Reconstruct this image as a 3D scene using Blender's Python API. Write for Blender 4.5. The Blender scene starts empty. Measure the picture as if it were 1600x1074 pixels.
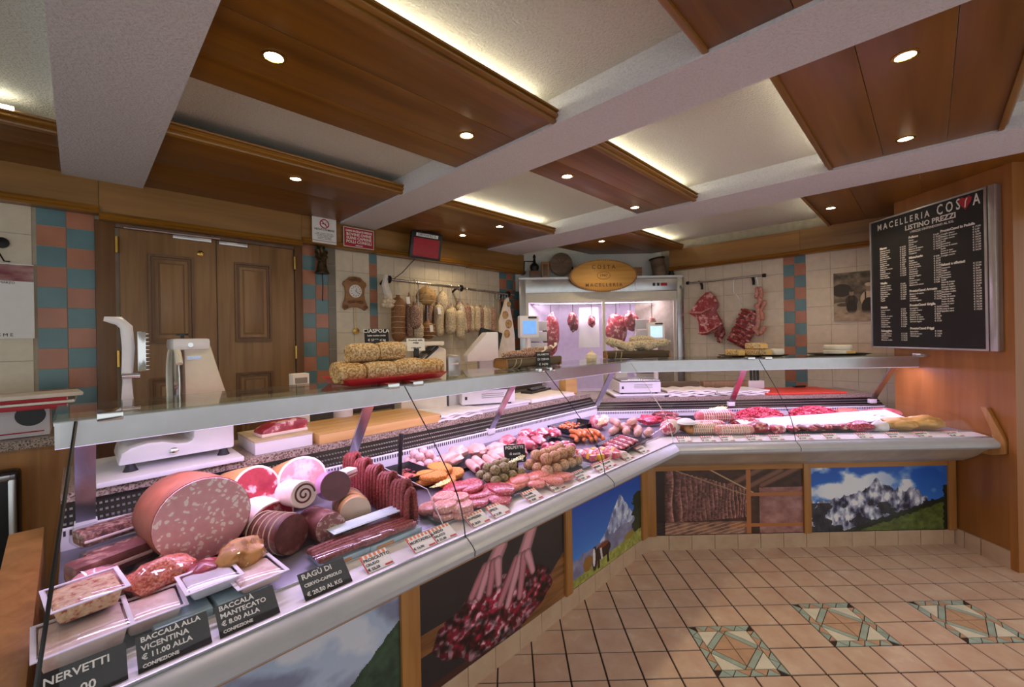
import bpy, bmesh, math, random
import numpy as np
from mathutils import Vector, Matrix, noise
random.seed(7); rng = np.random.default_rng(7)
PI = math.pi; R2 = 2**.5
SC = bpy.context.scene; COL = SC.collection

# ------------------------------------------------------------------ camera
cam_d = bpy.data.cameras.new('camera'); cam = bpy.data.objects.new('camera', cam_d); COL.objects.link(cam)
cam_d.sensor_width = 36; cam_d.lens = 664.41/1600*36; cam_d.shift_y = -11/1600; cam_d.clip_start = .02
yaw, roll = -.009664, -.017745
f_ = Vector((-math.sin(yaw), math.cos(yaw), 0)); r_ = Vector((math.cos(yaw), math.sin(yaw), 0)); u_ = Vector((0,0,1))
rr = r_*math.cos(roll)+u_*math.sin(roll); uu = u_*math.cos(roll)-r_*math.sin(roll)
Mc = Matrix((rr, uu, -f_)).transposed().to_4x4(); Mc.translation = (.0697, -1.7862, 1.4535)
cam.matrix_world = Mc; SC.camera = cam

# ------------------------------------------------------------------ world, exposure
SC.view_settings.view_transform = 'Standard'; SC.view_settings.look = 'None'
SC.view_settings.gamma = 1; SC.view_settings.use_curve_mapping = False
SC.view_settings.exposure = 0.2
w = bpy.data.worlds.new('world'); SC.world = w; w.use_nodes = True
w.node_tree.nodes['Background'].inputs[0].default_value = (.92,.96,.97,1)
w.node_tree.nodes['Background'].inputs[1].default_value = WORLD_S = .95

# ------------------------------------------------------------------ helpers
def srgb(r, g, b):
    def f(c):
        c /= 255.; return c/12.92 if c <= .04045 else ((c+.055)/1.055)**2.4
    return (f(r), f(g), f(b), 1)
MATS = {}
def newmat(name):
    m = bpy.data.materials.new(name); m.use_nodes = True; MATS[name] = m
    nt = m.node_tree; return m, nt, nt.nodes, nt.links, nt.nodes['Principled BSDF']
def coords(N, L, scale=(1,1,1), rnd=True, kind='Object'):
    tc = N.new('ShaderNodeTexCoord'); mp = N.new('ShaderNodeMapping'); mp.inputs['Scale'].default_value = scale
    L.new(tc.outputs[kind], mp.inputs[0])
    if rnd:
        oi = N.new('ShaderNodeObjectInfo'); ml = N.new('ShaderNodeMath'); ml.operation = 'MULTIPLY'; ml.inputs[1].default_value = 37
        L.new(oi.outputs['Random'], ml.inputs[0]); L.new(ml.outputs[0], mp.inputs['Location'])
    return mp.outputs[0]
def ramp(N, L, fac, stops, interp='LINEAR'):
    r = N.new('ShaderNodeValToRGB'); r.color_ramp.interpolation = interp
    e = r.color_ramp.elements
    while len(e) < len(stops): e.new(.5)
    for k, (p, c) in enumerate(stops): e[k].position = p; e[k].color = c if len(c) == 4 else (*c, 1)
    L.new(fac, r.inputs[0]); return r.outputs[0]
def bump(N, L, b, h, st=.3, dist=.01):
    bp = N.new('ShaderNodeBump'); bp.inputs['Strength'].default_value = st; bp.inputs['Distance'].default_value = dist
    L.new(h, bp.inputs['Height']); L.new(bp.outputs[0], b.inputs['Normal'])
def plain(name, c, rough=.5, metal=0, var=.06, nscale=18, bst=0, emit=None, es=0, coat=0, alpha=None):
    """a plain material with a little noise in its colour"""
    m, nt, N, L, b = newmat(name)
    tx = N.new('ShaderNodeTexNoise'); tx.inputs['Scale'].default_value = nscale; tx.inputs['Detail'].default_value = 5
    L.new(coords(N, L), tx.inputs[0])
    lo = tuple(max(0, x*(1-var*2)) for x in c[:3]); hi = tuple(min(1, x*(1+var*2)) for x in c[:3])
    L.new(ramp(N, L, tx.outputs[0], [(.3, lo), (.7, hi)]), b.inputs['Base Color'])
    b.inputs['Roughness'].default_value = rough; b.inputs['Metallic'].default_value = metal
    if coat: b.inputs['Coat Weight'].default_value = coat
    if bst: bump(N, L, b, tx.outputs[0], bst)
    if emit: b.inputs['Emission Color'].default_value = emit; b.inputs['Emission Strength'].default_value = es
    return m
def wood(name, c1, c2, axis=0, rough=.35, gs=1., coat=.15):
    m, nt, N, L, b = newmat(name)
    s = [26*gs, 26*gs, 26*gs]; s[axis] = 1.6*gs
    co = coords(N, L, s)
    t1 = N.new('ShaderNodeTexNoise'); t1.inputs['Scale'].default_value = 1; t1.inputs['Detail'].default_value = 6; t1.inputs['Distortion'].default_value = .6
    L.new(co, t1.inputs[0])
    t2 = N.new('ShaderNodeTexNoise'); t2.inputs['Scale'].default_value = .16; t2.inputs['Detail'].default_value = 2; L.new(co, t2.inputs[0])
    mx = N.new('ShaderNodeMath'); mx.operation = 'ADD'; L.new(t1.outputs[0], mx.inputs[0]); L.new(t2.outputs[0], mx.inputs[1])
    hf = N.new('ShaderNodeMath'); hf.operation = 'MULTIPLY'; hf.inputs[1].default_value = .5; L.new(mx.outputs[0], hf.inputs[0])
    L.new(ramp(N, L, hf.outputs[0], [(.35, c1), (.5, tuple((x+y)/2 for x, y in zip(c1, c2))), (.66, c2)]), b.inputs['Base Color'])
    b.inputs['Roughness'].default_value = rough; b.inputs['Coat Weight'].default_value = coat; b.inputs['Coat Roughness'].default_value = .3
    bump(N, L, b, t1.outputs[0], .08, .004)
    return m
def speck(name, base, spots, scale=40, thr=.35, rough=.5, soft=.06, bst=.15, second=None, coat=0):
    """base colour with voronoi / noise flecks of another colour (granite, mortadella, salami, mould)"""
    m, nt, N, L, b = newmat(name)
    co = coords(N, L)
    v = N.new('ShaderNodeTexNoise'); v.inputs['Scale'].default_value = scale; v.inputs['Detail'].default_value = 3; v.inputs['Roughness'].default_value = .6
    L.new(co, v.inputs[0])
    stops = [(max(0, thr-soft), spots), (thr+soft, base)]
    if second: stops.append((min(1, .68), second))
    L.new(ramp(N, L, v.outputs[0], stops), b.inputs['Base Color'])
    b.inputs['Roughness'].default_value = rough
    if coat: b.inputs['Coat Weight'].default_value = coat
    if bst: bump(N, L, b, v.outputs[0], bst, .004 if bst < .7 else .009)
    return m
def attr_mat(name, rough=.35, coat=0.):
    m, nt, N, L, b = newmat(name)
    a = N.new('ShaderNodeAttribute'); a.attribute_name = 'print'; L.new(a.outputs['Color'], b.inputs['Base Color'])
    b.inputs['Roughness'].default_value = rough; b.inputs['Coat Weight'].default_value = coat
    return m
def glass(name, tint=(1,1,1,1), refl=1.0, haze=0):
    """thin pane: clear with Fresnel reflection"""
    m = bpy.data.materials.new(name); m.use_nodes = True; MATS[name] = m
    nt = m.node_tree; N = nt.nodes; L = nt.links; N.clear()
    o = N.new('ShaderNodeOutputMaterial'); t = N.new('ShaderNodeBsdfTransparent'); t.inputs[0].default_value = tint
    g = N.new('ShaderNodeBsdfGlossy'); g.inputs['Roughness'].default_value = .02
    lw = N.new('ShaderNodeLayerWeight'); pw = N.new('ShaderNodeMath'); pw.operation = 'POWER'; pw.inputs[1].default_value = 5; L.new(lw.outputs['Facing'], pw.inputs[0])
    fr = N.new('ShaderNodeMath'); fr.operation = 'MULTIPLY_ADD'; fr.inputs[1].default_value = .96; fr.inputs[2].default_value = .04; L.new(pw.outputs[0], fr.inputs[0])
    lw.inputs[0].default_value = .5
    ml = N.new('ShaderNodeMath'); ml.operation = 'MULTIPLY_ADD'; ml.use_clamp = True; ml.inputs[1].default_value = refl; ml.inputs[2].default_value = haze; L.new(fr.outputs[0], ml.inputs[0])
    mx = N.new('ShaderNodeMixShader'); L.new(ml.outputs[0], mx.inputs[0]); L.new(t.outputs[0], mx.inputs[1]); L.new(g.outputs[0], mx.inputs[2])
    L.new(mx.outputs[0], o.inputs[0]); return m
def emis(name, c, s):
    m = bpy.data.materials.new(name); m.use_nodes = True; MATS[name] = m
    nt = m.node_tree; N = nt.nodes; L = nt.links; N.clear()
    o = N.new('ShaderNodeOutputMaterial'); e = N.new('ShaderNodeEmission'); e.inputs[0].default_value = c; e.inputs[1].default_value = s
    L.new(e.outputs[0], o.inputs[0]); return m

class MB:
    """collects shapes into one mesh"""
    def __init__(s): s.v = []; s.f = []; s.c = []
    def add(s, vs, fs, M=None, col=None):
        o = len(s.v)
        for p in vs:
            p = Vector(p); s.v.append(M @ p if M is not None else p)
        s.f += [tuple(o+i for i in f) for f in fs]; s.c += [col]*len(fs); return s
    def box(s, x0, x1, y0, y1, z0, z1, M=None, col=None, tz=0):
        # tz insets the top
        v = [(x0,y0,z0),(x1,y0,z0),(x1,y1,z0),(x0,y1,z0),(x0+tz,y0+tz,z1),(x1-tz,y0+tz,z1),(x1-tz,y1-tz,z1),(x0+tz,y1-tz,z1)]
        return s.add(v, [(3,2,1,0),(4,5,6,7),(0,1,5,4),(1,2,6,5),(2,3,7,6),(3,0,4,7)], M, col)
    def rings(s, rs, cap=True, M=None, col=None, close=True):
        n = len(rs[0]); v = [p for r in rs for p in r]; f = []
        for k in range(len(rs)-1):
            for i in range(n if close else n-1):
                j = (i+1) % n; f.append((k*n+i, k*n+j, (k+1)*n+j, (k+1)*n+i))
        if cap: f.append(tuple(range(n-1,-1,-1))); f.append(tuple((len(rs)-1)*n+i for i in range(n)))
        return s.add(v, f, M, col)
    def lathe(s, prof, n=20, M=None, sx=1, sy=1, cap=True, col=None):
        rs = [[(r*math.cos(2*PI*i/n)*sx, r*math.sin(2*PI*i/n)*sy, z) for i in range(n)] for r, z in prof]
        return s.rings(rs, cap, M, col)
    def tube(s, path, rad, n=8, M=None, cap=True, col=None, flat=1., up=None):
        P = [Vector(p) for p in path]; rs = []
        if not isinstance(rad, (list, tuple)): rad = [rad]*len(P)
        prev = None
        for i, p in enumerate(P):
            d = (P[min(i+1, len(P)-1)]-P[max(i-1, 0)]).normalized()
            a = prev if prev is not None else (Vector(up) if up else (Vector((0,0,1)) if abs(d.z) < .9 else Vector((1,0,0))))
            x = a.cross(d); x = x.normalized() if x.length > 1e-6 else d.orthogonal().normalized(); y = d.cross(x).normalized(); prev = y
            rs.append([p+(x*math.cos(2*PI*k/n)+y*math.sin(2*PI*k/n)*flat)*rad[i] for k in range(n)])
        return s.rings(rs, cap, M, col)
    def sausage(s, path, r, n=10, M=None, col=None, k=4, flat=1.):
        """a tube with rounded ends"""
        P = [Vector(p) for p in path]; d0 = (P[0]-P[1]).normalized(); d1 = (P[-1]-P[-2]).normalized()
        pts = []; rad = []
        for i in range(k): t = PI/2*(1-i/k); pts.append(P[0]+d0*r*math.sin(t)); rad.append(max(r*math.cos(t), r*.08))
        pts += P; rad += [r]*len(P)
        for i in range(1, k+1): t = PI/2*i/k; pts.append(P[-1]+d1*r*math.sin(t)); rad.append(max(r*math.cos(t), r*.08))
        return s.tube(pts, rad, n, M, True, col, flat)
    def prism(s, poly, z0, z1, M=None, col=None, inset=0):
        n = len(poly); 
        v = [(x,y,z0) for x,y in poly]+[(x,y,z1) for x,y in poly]
        f = [tuple(range(n-1,-1,-1)), tuple(range(n,2*n))]+[(i,(i+1)%n,n+(i+1)%n,n+i) for i in range(n)]
        return s.add(v, f, M, col)
    def blob(s, sx, sy, sz, amp=.12, fr=2., seed=0, sub=3, M=None, flat=None, col=None, fold=0):
        bm = bmesh.new(); bmesh.ops.create_icosphere(bm, subdivisions=sub, radius=1)
        vs = []
        for v in bm.verts:
            p = v.co.copy(); q = p*fr+Vector((seed*3.7, seed*1.3, seed*2.1))
            k = 1+amp*noise.noise(q)*2+amp*.6*noise.noise(q*2.3)
            p = Vector((p.x*sx*k, p.y*sy*k, p.z*sz*k))
            if flat is not None and p.z < -sz*flat: p.z = -sz*flat
            vs.append(p)
        fs = [tuple(v.index for v in f.verts) for f in bm.faces]; bm.free()
        return s.add(vs, fs, M, col)
    def obj(s, name, mat, parent=None, loc=(0,0,0), rot=(0,0,0), sharp=38, bevel=0, smooth=True):
        me = bpy.data.meshes.new(name); me.from_pydata([tuple(v) for v in s.v], [], s.f); me.update()
        if bevel:
            bm = bmesh.new(); bm.from_mesh(me)
            bmesh.ops.bevel(bm, geom=[e for e in bm.edges if e.is_manifold and e.calc_face_angle(0) > .5], offset=bevel, segments=2, affect='EDGES', profile=.6)
            bm.to_mesh(me); bm.free()
        if any(c is not None for c in s.c):
            a = me.color_attributes.new('print', 'FLOAT_COLOR', 'CORNER'); k = 0
            for pl in me.polygons:
                c = s.c[pl.index] or (1,1,1,1)
                for li in pl.loop_indices: a.data[li].color = c
        if smooth:
            me.shade_smooth(); me.set_sharp_from_angle(angle=math.radians(sharp))
        o = bpy.data.objects.new(name, me); COL.objects.link(o)
        if mat: me.materials.append(MATS[mat] if isinstance(mat, str) else mat)
        o.location = loc; o.rotation_euler = rot
        if parent: o.parent = parent
        return o
def tag(o, label=None, cat=None, group=None, kind=None):
    if label: o['label'] = label
    if cat: o['category'] = cat
    if group: o['group'] = group
    if kind: o['kind'] = kind
    return o
def thing(name, label, cat, loc=(0,0,0), rotz=0, group=None, rot=None):
    o = bpy.data.objects.new(name, None); COL.objects.link(o); o.empty_display_size = .05
    o.location = loc; o.rotation_euler = rot if rot else (0,0,rotz)
    return tag(o, label, cat, group)
def struct(name, loc=(0,0,0), rotz=0, label=None):
    o = bpy.data.objects.new(name, None); COL.objects.link(o); o.location = loc; o.rotation_euler = (0,0,rotz); o['kind'] = 'structure'
    if label: o['label'] = label
    return o
def inst(src, loc, rot=(0,0,0), parent=None, scale=None, mat=None):
    o = src.copy(); COL.objects.link(o); o.location = loc; o.rotation_euler = rot; o.parent = parent
    if scale: o.scale = scale
    return o
def copy_tree(root, loc, rot=None, label=None, group=None):
    r = root.copy(); COL.objects.link(r); r.location = loc
    if rot is not None: r.rotation_euler = rot
    if label: r['label'] = label
    if group: r['group'] = group
    for ch in root.children:
        c = ch.copy(); COL.objects.link(c); c.parent = r
        for g in ch.children:
            d = g.copy(); COL.objects.link(d); d.parent = c
    return r
def text(name, body, size, mat, parent, loc, rot, align='LEFT', ext=.0004, space=1, line=1., sx=1., bold=0, label=None):
    cu = bpy.data.curves.new(name, 'FONT'); cu.body = body; cu.size = size; cu.extrude = ext; cu.align_x = align; cu.align_y = 'TOP_BASELINE' if False else 'CENTER'
    cu.space_character = space; cu.space_line = line; cu.resolution_u = 2; cu.offset = bold
    t = bpy.data.objects.new(name, cu); COL.objects.link(t)
    dg = bpy.context.evaluated_depsgraph_get(); me = bpy.data.meshes.new_from_object(t.evaluated_get(dg)); bpy.data.objects.remove(t)
    for v in me.vertices: v.co.x *= sx
    me.materials.clear(); me.materials.append(MATS[mat])
    o = bpy.data.objects.new(name, me); COL.objects.link(o); o.parent = parent; o.location = loc; o.rotation_euler = rot
    if label: o['label'] = label
    return o
def printed(name, W, H, img, mat, parent, loc, rot, label=None, back=.003):
    """a flat print: a grid of coloured cells; img is (h,w,3) sRGB 0..1, first row on top; local x right, y up, z out"""
    h, wd = img.shape[:2]
    xs = np.linspace(-W/2, W/2, wd+1); ys = np.linspace(H/2, -H/2, h+1)
    X, Y = np.meshgrid(xs, ys); n = X.size
    v = np.stack([X.ravel(), Y.ravel(), np.zeros(n)], 1)
    i = np.arange(h)[:,None]*(wd+1)+np.arange(wd)[None]; i = i.ravel()
    q = np.stack([i, i+wd+1, i+wd+2, i+1], 1)
    me = bpy.data.meshes.new(name)
    me.vertices.add(n); me.vertices.foreach_set('co', v.ravel())
    me.loops.add(q.size); me.loops.foreach_set('vertex_index', q.ravel())
    me.polygons.add(len(q)); me.polygons.foreach_set('loop_start', np.arange(len(q))*4)
    me.update()
    c = np.clip(img, 0, 1).reshape(-1, 3); lin = np.where(c <= .04045, c/12.92, ((c+.055)/1.055)**2.4)
    a = me.color_attributes.new('print', 'FLOAT_COLOR', 'CORNER')
    cc = np.repeat(np.concatenate([lin, np.ones((len(lin), 1))], 1), 4, 0); a.data.foreach_set('color', cc.ravel())
    me.materials.append(MATS[mat])
    o = bpy.data.objects.new(name, me); COL.objects.link(o); o.parent = parent; o.location = loc; o.rotation_euler = rot
    if label: o['label'] = label
    return o
def fbm(h, w, sc, seed, oct=5, sx=1.):
    """tileless value noise on an h x w grid, feature size about w/sc cells"""
    g = np.random.default_rng(seed); out = np.zeros((h, w)); amp = 1; tot = 0
    for o in range(oct):
        n = int(sc*2**o)+2; m = max(2, int(n*h/w*sx)+2); G = g.random((m, n))
        y = np.linspace(0, m-1.001, h); x = np.linspace(0, n-1.001, w); yi = y.astype(int); xi = x.astype(int)
        fy = (y-yi)[:,None]; fx = (x-xi)[None]; fy = fy*fy*(3-2*fy); fx = fx*fx*(3-2*fx)
        a = G[yi][:,xi]; b = G[yi][:,xi+1]; c = G[yi+1][:,xi]; d = G[yi+1][:,xi+1]
        out += amp*(a*(1-fx)*(1-fy)+b*fx*(1-fy)+c*(1-fx)*fy+d*fx*fy); tot += amp; amp *= .5
    return out/tot
def mixi(img, col, mask):
    m = np.clip(mask, 0, 1)[..., None]; return img*(1-m)+np.array(col)*m if np.ndim(col) < 3 else img*(1-m)+col*m
# frames: K = inner corner of the counter base; left counter runs at 45 degrees, right counter along x
KX, KY = .97, 1.067
A45 = PI/4
def FL(a, b, z=0): return Vector((KX+(a+b)/R2, KY+(a-b)/R2, z))     # left frame: a along the wall, b towards the shop
def FRt(t, d, z=0): return Vector((KX+t, KY-d, z))                  # right frame
def put(side, t, d, z): return FL(t, d, z) if side == 'L' else FRt(t, d, z)
def rz(side): return A45 if side == 'L' else 0.

# ------------------------------------------------------------------ materials
wood('ceiling_wood', srgb(98,58,6), srgb(148,96,20), axis=0, rough=.38, gs=.5)
wood('moulding_wood', srgb(112,70,14), srgb(160,110,36), axis=0, rough=.3)
wood('soffit_wood', srgb(126,88,38), srgb(172,126,64), axis=0, rough=.4, gs=.6)
wood('door_wood', srgb(124,90,54), srgb(166,126,82), axis=2, rough=.4)
wood('frame_wood', srgb(92,58,28), srgb(126,86,46), axis=2, rough=.4)
wood('counter_wood', srgb(150,98,46), srgb(190,136,74), axis=2, rough=.45)
wood('counter_wood_h', srgb(150,98,46), srgb(190,136,74), axis=0, rough=.45)
wood('partition_wood', srgb(142,88,40), srgb(174,114,56), axis=2, rough=.35, gs=.6)
wood('board_wood', srgb(206,158,92), srgb(232,190,124), axis=0, rough=.5)
wood('log_wood', srgb(84,66,50), srgb(134,112,88), axis=0, rough=.85)
wood('carved_wood', srgb(134,88,46), srgb(172,122,70), axis=0, rough=.45)
wood('sign_wood', srgb(196,140,62), srgb(226,176,92), axis=0, rough=.5, coat=0)
speck('stucco', srgb(220,218,208), srgb(212,210,200), scale=90, thr=.45, rough=.9, bst=1.0)
speck('beam_stucco', srgb(220,218,222), srgb(212,210,214), scale=90, thr=.45, rough=.9, bst=.9)
speck('floor_tile', srgb(222,194,174), srgb(208,168,146), scale=9, thr=.42, rough=.38, soft=.2, bst=.03, second=srgb(228,204,184))
speck('skirt_tile', srgb(200,172,144), srgb(184,152,124), scale=9, thr=.42, rough=.38, soft=.2, bst=.03)
plain('grout', srgb(62,48,42), .9)
plain('wall_grout', srgb(176,164,144), .8)
plain('white_tile', srgb(218,206,182), .22, var=.03)
plain('orange_tile', srgb(178,118,90), .22, var=.07, nscale=5)
plain('teal_tile', srgb(98,132,138), .22, var=.08, nscale=5)
plain('grey_tile', srgb(120,112,98), .22, var=.05, nscale=5)
plain('mosaic_teal', srgb(172,192,184), .35, var=.07)
plain('mosaic_white', srgb(236,232,216), .35, var=.04)
plain('mosaic_terra', srgb(204,166,138), .35, var=.06)
plain('alu', srgb(206,206,208), .3, .85, var=.02)
plain('bumper', srgb(192,197,206), .35, .25, var=.02)
plain('bumper_under', srgb(188,178,164), .4, .2, var=.08, nscale=8)
plain('deck_steel', srgb(140,136,150), .35, .5, var=.03)
plain('cream_metal', srgb(228,222,204), .4, .1, var=.02)
plain('steel', srgb(190,190,190), .25, 1, var=.03)
plain('chrome', srgb(220,220,220), .12, 1, var=.01)
plain('white_plastic', srgb(232,228,230), .35, var=.015)
plain('white_enamel', srgb(230,228,232), .2, var=.01, coat=.4)
plain('black_plastic', srgb(24,23,24), .35, var=.1)
plain('black_metal', srgb(34,31,30), .4, .5, var=.1)
plain('dark_rubber', srgb(36,34,40), .6)
plain('brass', srgb(196,160,84), .25, 1)
plain('bronze', srgb(84,70,48), .45, .8, var=.2, nscale=30)
speck('granite', srgb(150,128,112), srgb(62,52,48), scale=160, thr=.44, rough=.3, soft=.03, bst=0, second=srgb(196,180,166))
plain('paper', srgb(240,238,236), .7, var=.01)
plain('wrap_paper', srgb(236,226,214), .75, var=.04)
plain('cardboard', srgb(206,186,150), .8)
attr_mat('print', .3, .25); attr_mat('print_matte', .6)
glass('pane', (.985,.99,.99,1), .45)
glass('shelf_glass', (.93,.97,.95,1), 1.0)
glass('acrylic', (.97,.97,.98,1), .8, .01)
glass('film', (.985,.985,1,1), .7, .012)
emis('bulb', (1,.86,.62,1), 40)
emis('cove_tube', (1,.98,.74,1), COVE_S := 15)
emis('case_tube', (.82,.66,1,1), CASE_S := 1.2)
plain('pink_panel', srgb(222,160,170), .4, var=.03)
# ================================================================== FLOOR
S = .155
def clip(poly, nx, ny, c):          # keep nx*x+ny*y <= c
    out = []
    for i in range(len(poly)):
        p, q = poly[i], poly[(i+1) % len(poly)]; dp = nx*p[0]+ny*p[1]-c; dq = nx*q[0]+ny*q[1]-c
        if dp <= 0: out.append(p)
        if dp*dq < 0: t = dp/(dp-dq); out.append((p[0]+(q[0]-p[0])*t, p[1]+(q[1]-p[1])*t))
    return out
def inset(poly, e):
    n = len(poly); cx = sum(p[0] for p in poly)/n; cy = sum(p[1] for p in poly)/n
    out = poly
    for i in range(n):
        p, q = poly[i], poly[(i+1) % n]; nx, ny = q[1]-p[1], -(q[0]-p[0]); l = math.hypot(nx, ny)
        if l < 1e-6: continue
        nx /= l; ny /= l
        if nx*(cx-p[0])+ny*(cy-p[1]) > 0: nx, ny = -nx, -ny
        out = clip(out, nx, ny, nx*p[0]+ny*p[1]-e)
        if len(out) < 3: return out
    return out
floor = MB().box(-5, 6, -5, 6, -.12, -.004).obj('floor', 'grout'); tag(floor, 'terracotta square tile floor with dark joints and mosaic medallions', kind='structure')
def shop_side(poly):   # cut by the counter bases
    # keep left-counter front: b >= -.005  (x-y >= KX-KY) or y <= KY for x > KX
    return clip(clip(poly, -1, 1, KY-KX+.004), 0, 1, KY+.002)
tile_src = None
mosaics = [(6,0), (10,1), (14,1)]
def in_mosaic(i, j): return any(mi <= i < mi+2 and mj <= j < mj+2 for mi, mj in mosaics)
rest = MB(); big = 0
for i in range(-16, 32):
    for j in range(-18, 8):
        if in_mosaic(i, j): continue
        g = .0035
        pl = [(i*S+g, j*S+g), ((i+1)*S-g, j*S+g), ((i+1)*S-g, (j+1)*S-g), (i*S+g, (j+1)*S-g)]
        c = shop_side(pl)
        if len(c) < 3 or i*S > 3.08 and j*S > .7: continue
        full = len(c) == 4 and c == pl
        visible = -2 <= i <= 19 and j >= -1
        if not visible: rest.prism(c, -.006, 0); continue
        big += 1
        if full:
            if tile_src is None:
                tile_src = MB().box(-S/2+g, S/2-g, -S/2+g, S/2-g, -.006, 0, tz=.001).obj('tile', 'floor_tile', floor, ((i+.5)*S, (j+.5)*S, 0))
            else: inst(tile_src, ((i+.5)*S, (j+.5)*S, 0), (0,0,random.choice([0,PI/2,PI,-PI/2])), floor)
        else: MB().prism(c, -.006, 0).obj('tile', 'floor_tile', floor)
tag(rest.obj('tile_field', 'floor_tile', floor), kind='stuff')
def mosaic(i0, j0):
    x0, y0, sd = i0*S, j0*S, 2*S; P = []
    def tr(pts): return [(x0+x*sd, y0+y*sd) for x, y in pts]
    bw = .115
    P0 = (.0, .0)
    # border: four sides, four cells each, every cell cut by a diagonal
    for k in range(4):
        def ro(p, k=k):
            x, y = p[0]-.5, p[1]-.5
            for _ in range(k): x, y = -y, x
            return (x+.5, y+.5)
        xs = [.0, .21, .44, .67, .875]; xi = [bw, .31, .54, .77, .875]
        for c in range(4):
            a0, a1 = (xs[c], 0), (xs[c+1], 0); b0, b1 = (xi[c], bw), (xi[c+1], bw)
            if c == 3: a1 = (.875, 0); b1 = (.875, bw)
            P.append(([ro(a0), ro(a1), ro(b0)], 'mosaic_teal')); P.append(([ro(a1), ro(b1), ro(b0)], 'mosaic_terra' if c else 'mosaic_teal'))
    def I(x, y): return (bw+x*(1-2*bw), bw+y*(1-2*bw))
    for k in range(4):
        def ro(p, k=k):
            x, y = p[0]-.5, p[1]-.5
            for _ in range(k): x, y = -y, x
            return I(x+.5, y+.5)
        P.append(([ro((0,0)), ro((.42,0)), ro((0,.42))], 'mosaic_white'))
        P.append(([ro((.5,.08)), ro((.08,.5)), ro((0,.42)), ro((.42,0))], 'mosaic_teal'))
        P.append(([ro((.42,0)), ro((.58,0)), ro((.5,.08))], 'mosaic_terra'))
        P.append(([ro((.5,.08)), ro((.92,.5)), ro((.5,.5))], 'mosaic_terra'))
    for pts, m in P:
        q = inset(tr(pts), .0018)
        if len(q) >= 3:
            ar = sum(q[i][0]*q[(i+1) % len(q)][1]-q[(i+1) % len(q)][0]*q[i][1] for i in range(len(q)))
            if ar < 0: q = q[::-1]
            MB().prism(q, -.006, 0).obj('mosaic_piece', m, floor, smooth=False)
for a in mosaics: mosaic(*a)

# ================================================================== WALLS
def wallbox(name, frame, t0, t1, d0, d1, z0, z1, mat, parent=None, bevel=0, pname=None):
    """box in the 45 degree frame ('L') or the straight frame ('R'), object origin at its centre"""
    c = put(frame, (t0+t1)/2, (d0+d1)/2, (z0+z1)/2)
    h = ((t1-t0)/2, (d1-d0)/2, (z1-z0)/2)
    o = MB().box(-h[0], h[0], -h[1], h[1], -h[2], h[2]).obj(name, mat, None, c, (0,0,rz(frame)), bevel=bevel)
    if parent:
        bpy.context.view_layer.update(); o.parent = parent; o.matrix_parent_inverse = parent.matrix_world.inverted()
    return o
WL = -2.2; WR = 2.33; ZC = 2.545; ZB = 2.42
wall_left = MB().box(-4.2, 2.45, .003, .15, -.1, 2.7).obj('wall_left', 'wall_grout', None, FL(0, WL), (0,0,A45)); tag(wall_left, 'cream tiled wall with teal and terracotta check stripes', kind='structure')
wall_right = MB().box(-1.3, 2.35, .003, .15, -.1, 2.7).obj('wall_right', 'wall_grout', None, FL(WR, 0), (0,0,A45-PI/2)); tag(wall_right, 'cream tiled wall with one teal and terracotta check stripe behind the counter', kind='structure')
# wall_right local x = +b? rotation -45deg: x axis -> (cos-45, sin-45) = n direction = +b ; y axis -> u = +a
wc = MB().box(-1.6, 1.6, 0, .1, 2.0, 2.7).obj('wall_back', 'stucco', None, (1.06, 3.38, 0)); tag(wc, 'white plaster wall above the cold cabinet', kind='structure')
_ts = {}
def wtile(wall, x0, x1, z0, z1, m, g=.0016):
    k = (round(x1-x0, 3), round(z1-z0, 3), m)
    if k not in _ts:
        hx = (x1-x0)/2-g; hz = (z1-z0)/2-g
        _ts[k] = MB().box(-hx, hx, -.001, .006, -hz, hz).obj('wall_tile', m, wall, ((x0+x1)/2, 0, (z0+z1)/2))
    else: inst(_ts[k], ((x0+x1)/2, 0, (z0+z1)/2), (0,0,0), wall)
TH = .117
def check(wall, x0, x1, ztop, n, w2=2, first=0):
    dx = (x1-x0)/w2
    for c in range(w2):
        for r in range(n):
            wtile(wall, x0+c*dx, x0+(c+1)*dx, ztop-(r+1)*TH, ztop-r*TH, ['teal_tile', 'orange_tile'][(r+c+first) % 2])
def whites(wall, x0, x1, z0, z1, w=.175, zt=2.215, m='white_tile', anchor=None):
    n = max(1, round((x1-x0)/w)); dx = (x1-x0)/n
    r = 0
    while zt-r*.176 > z0:
        for c in range(n): wtile(wall, x0+c*dx, x0+(c+1)*dx, zt-(r+1)*.176, zt-r*.176, m)
        r += 1
whites(wall_left, -3.2, -2.83, 1.0, 2.2, zt=2.245)
check(wall_left, -2.815, -2.578, 2.25, 11, first=0)
check(wall_left, -1.392, -1.189, 2.255, 11, first=1)
whites(wall_left, -1.189, -1.124, 1.1, 2.2, zt=2.255, m='grey_tile')
whites(wall_left, -1.124, -.818, .95, 2.2, w=.16)
check(wall_left, -.818, -.744, 2.25, 11, w2=1)
whites(wall_left, -.744, .80, .95, 2.2, w=.172)
check(wall_left, .80, 1.14, 2.25, 11, w2=3)
whites(wall_right, -.80, .34, .6, 2.2, w=.19)
check(wall_right, .34, .528, 2.24, 13, first=1)
whites(wall_right, .528, 1.5, .6, 2.2, w=.19)

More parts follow.
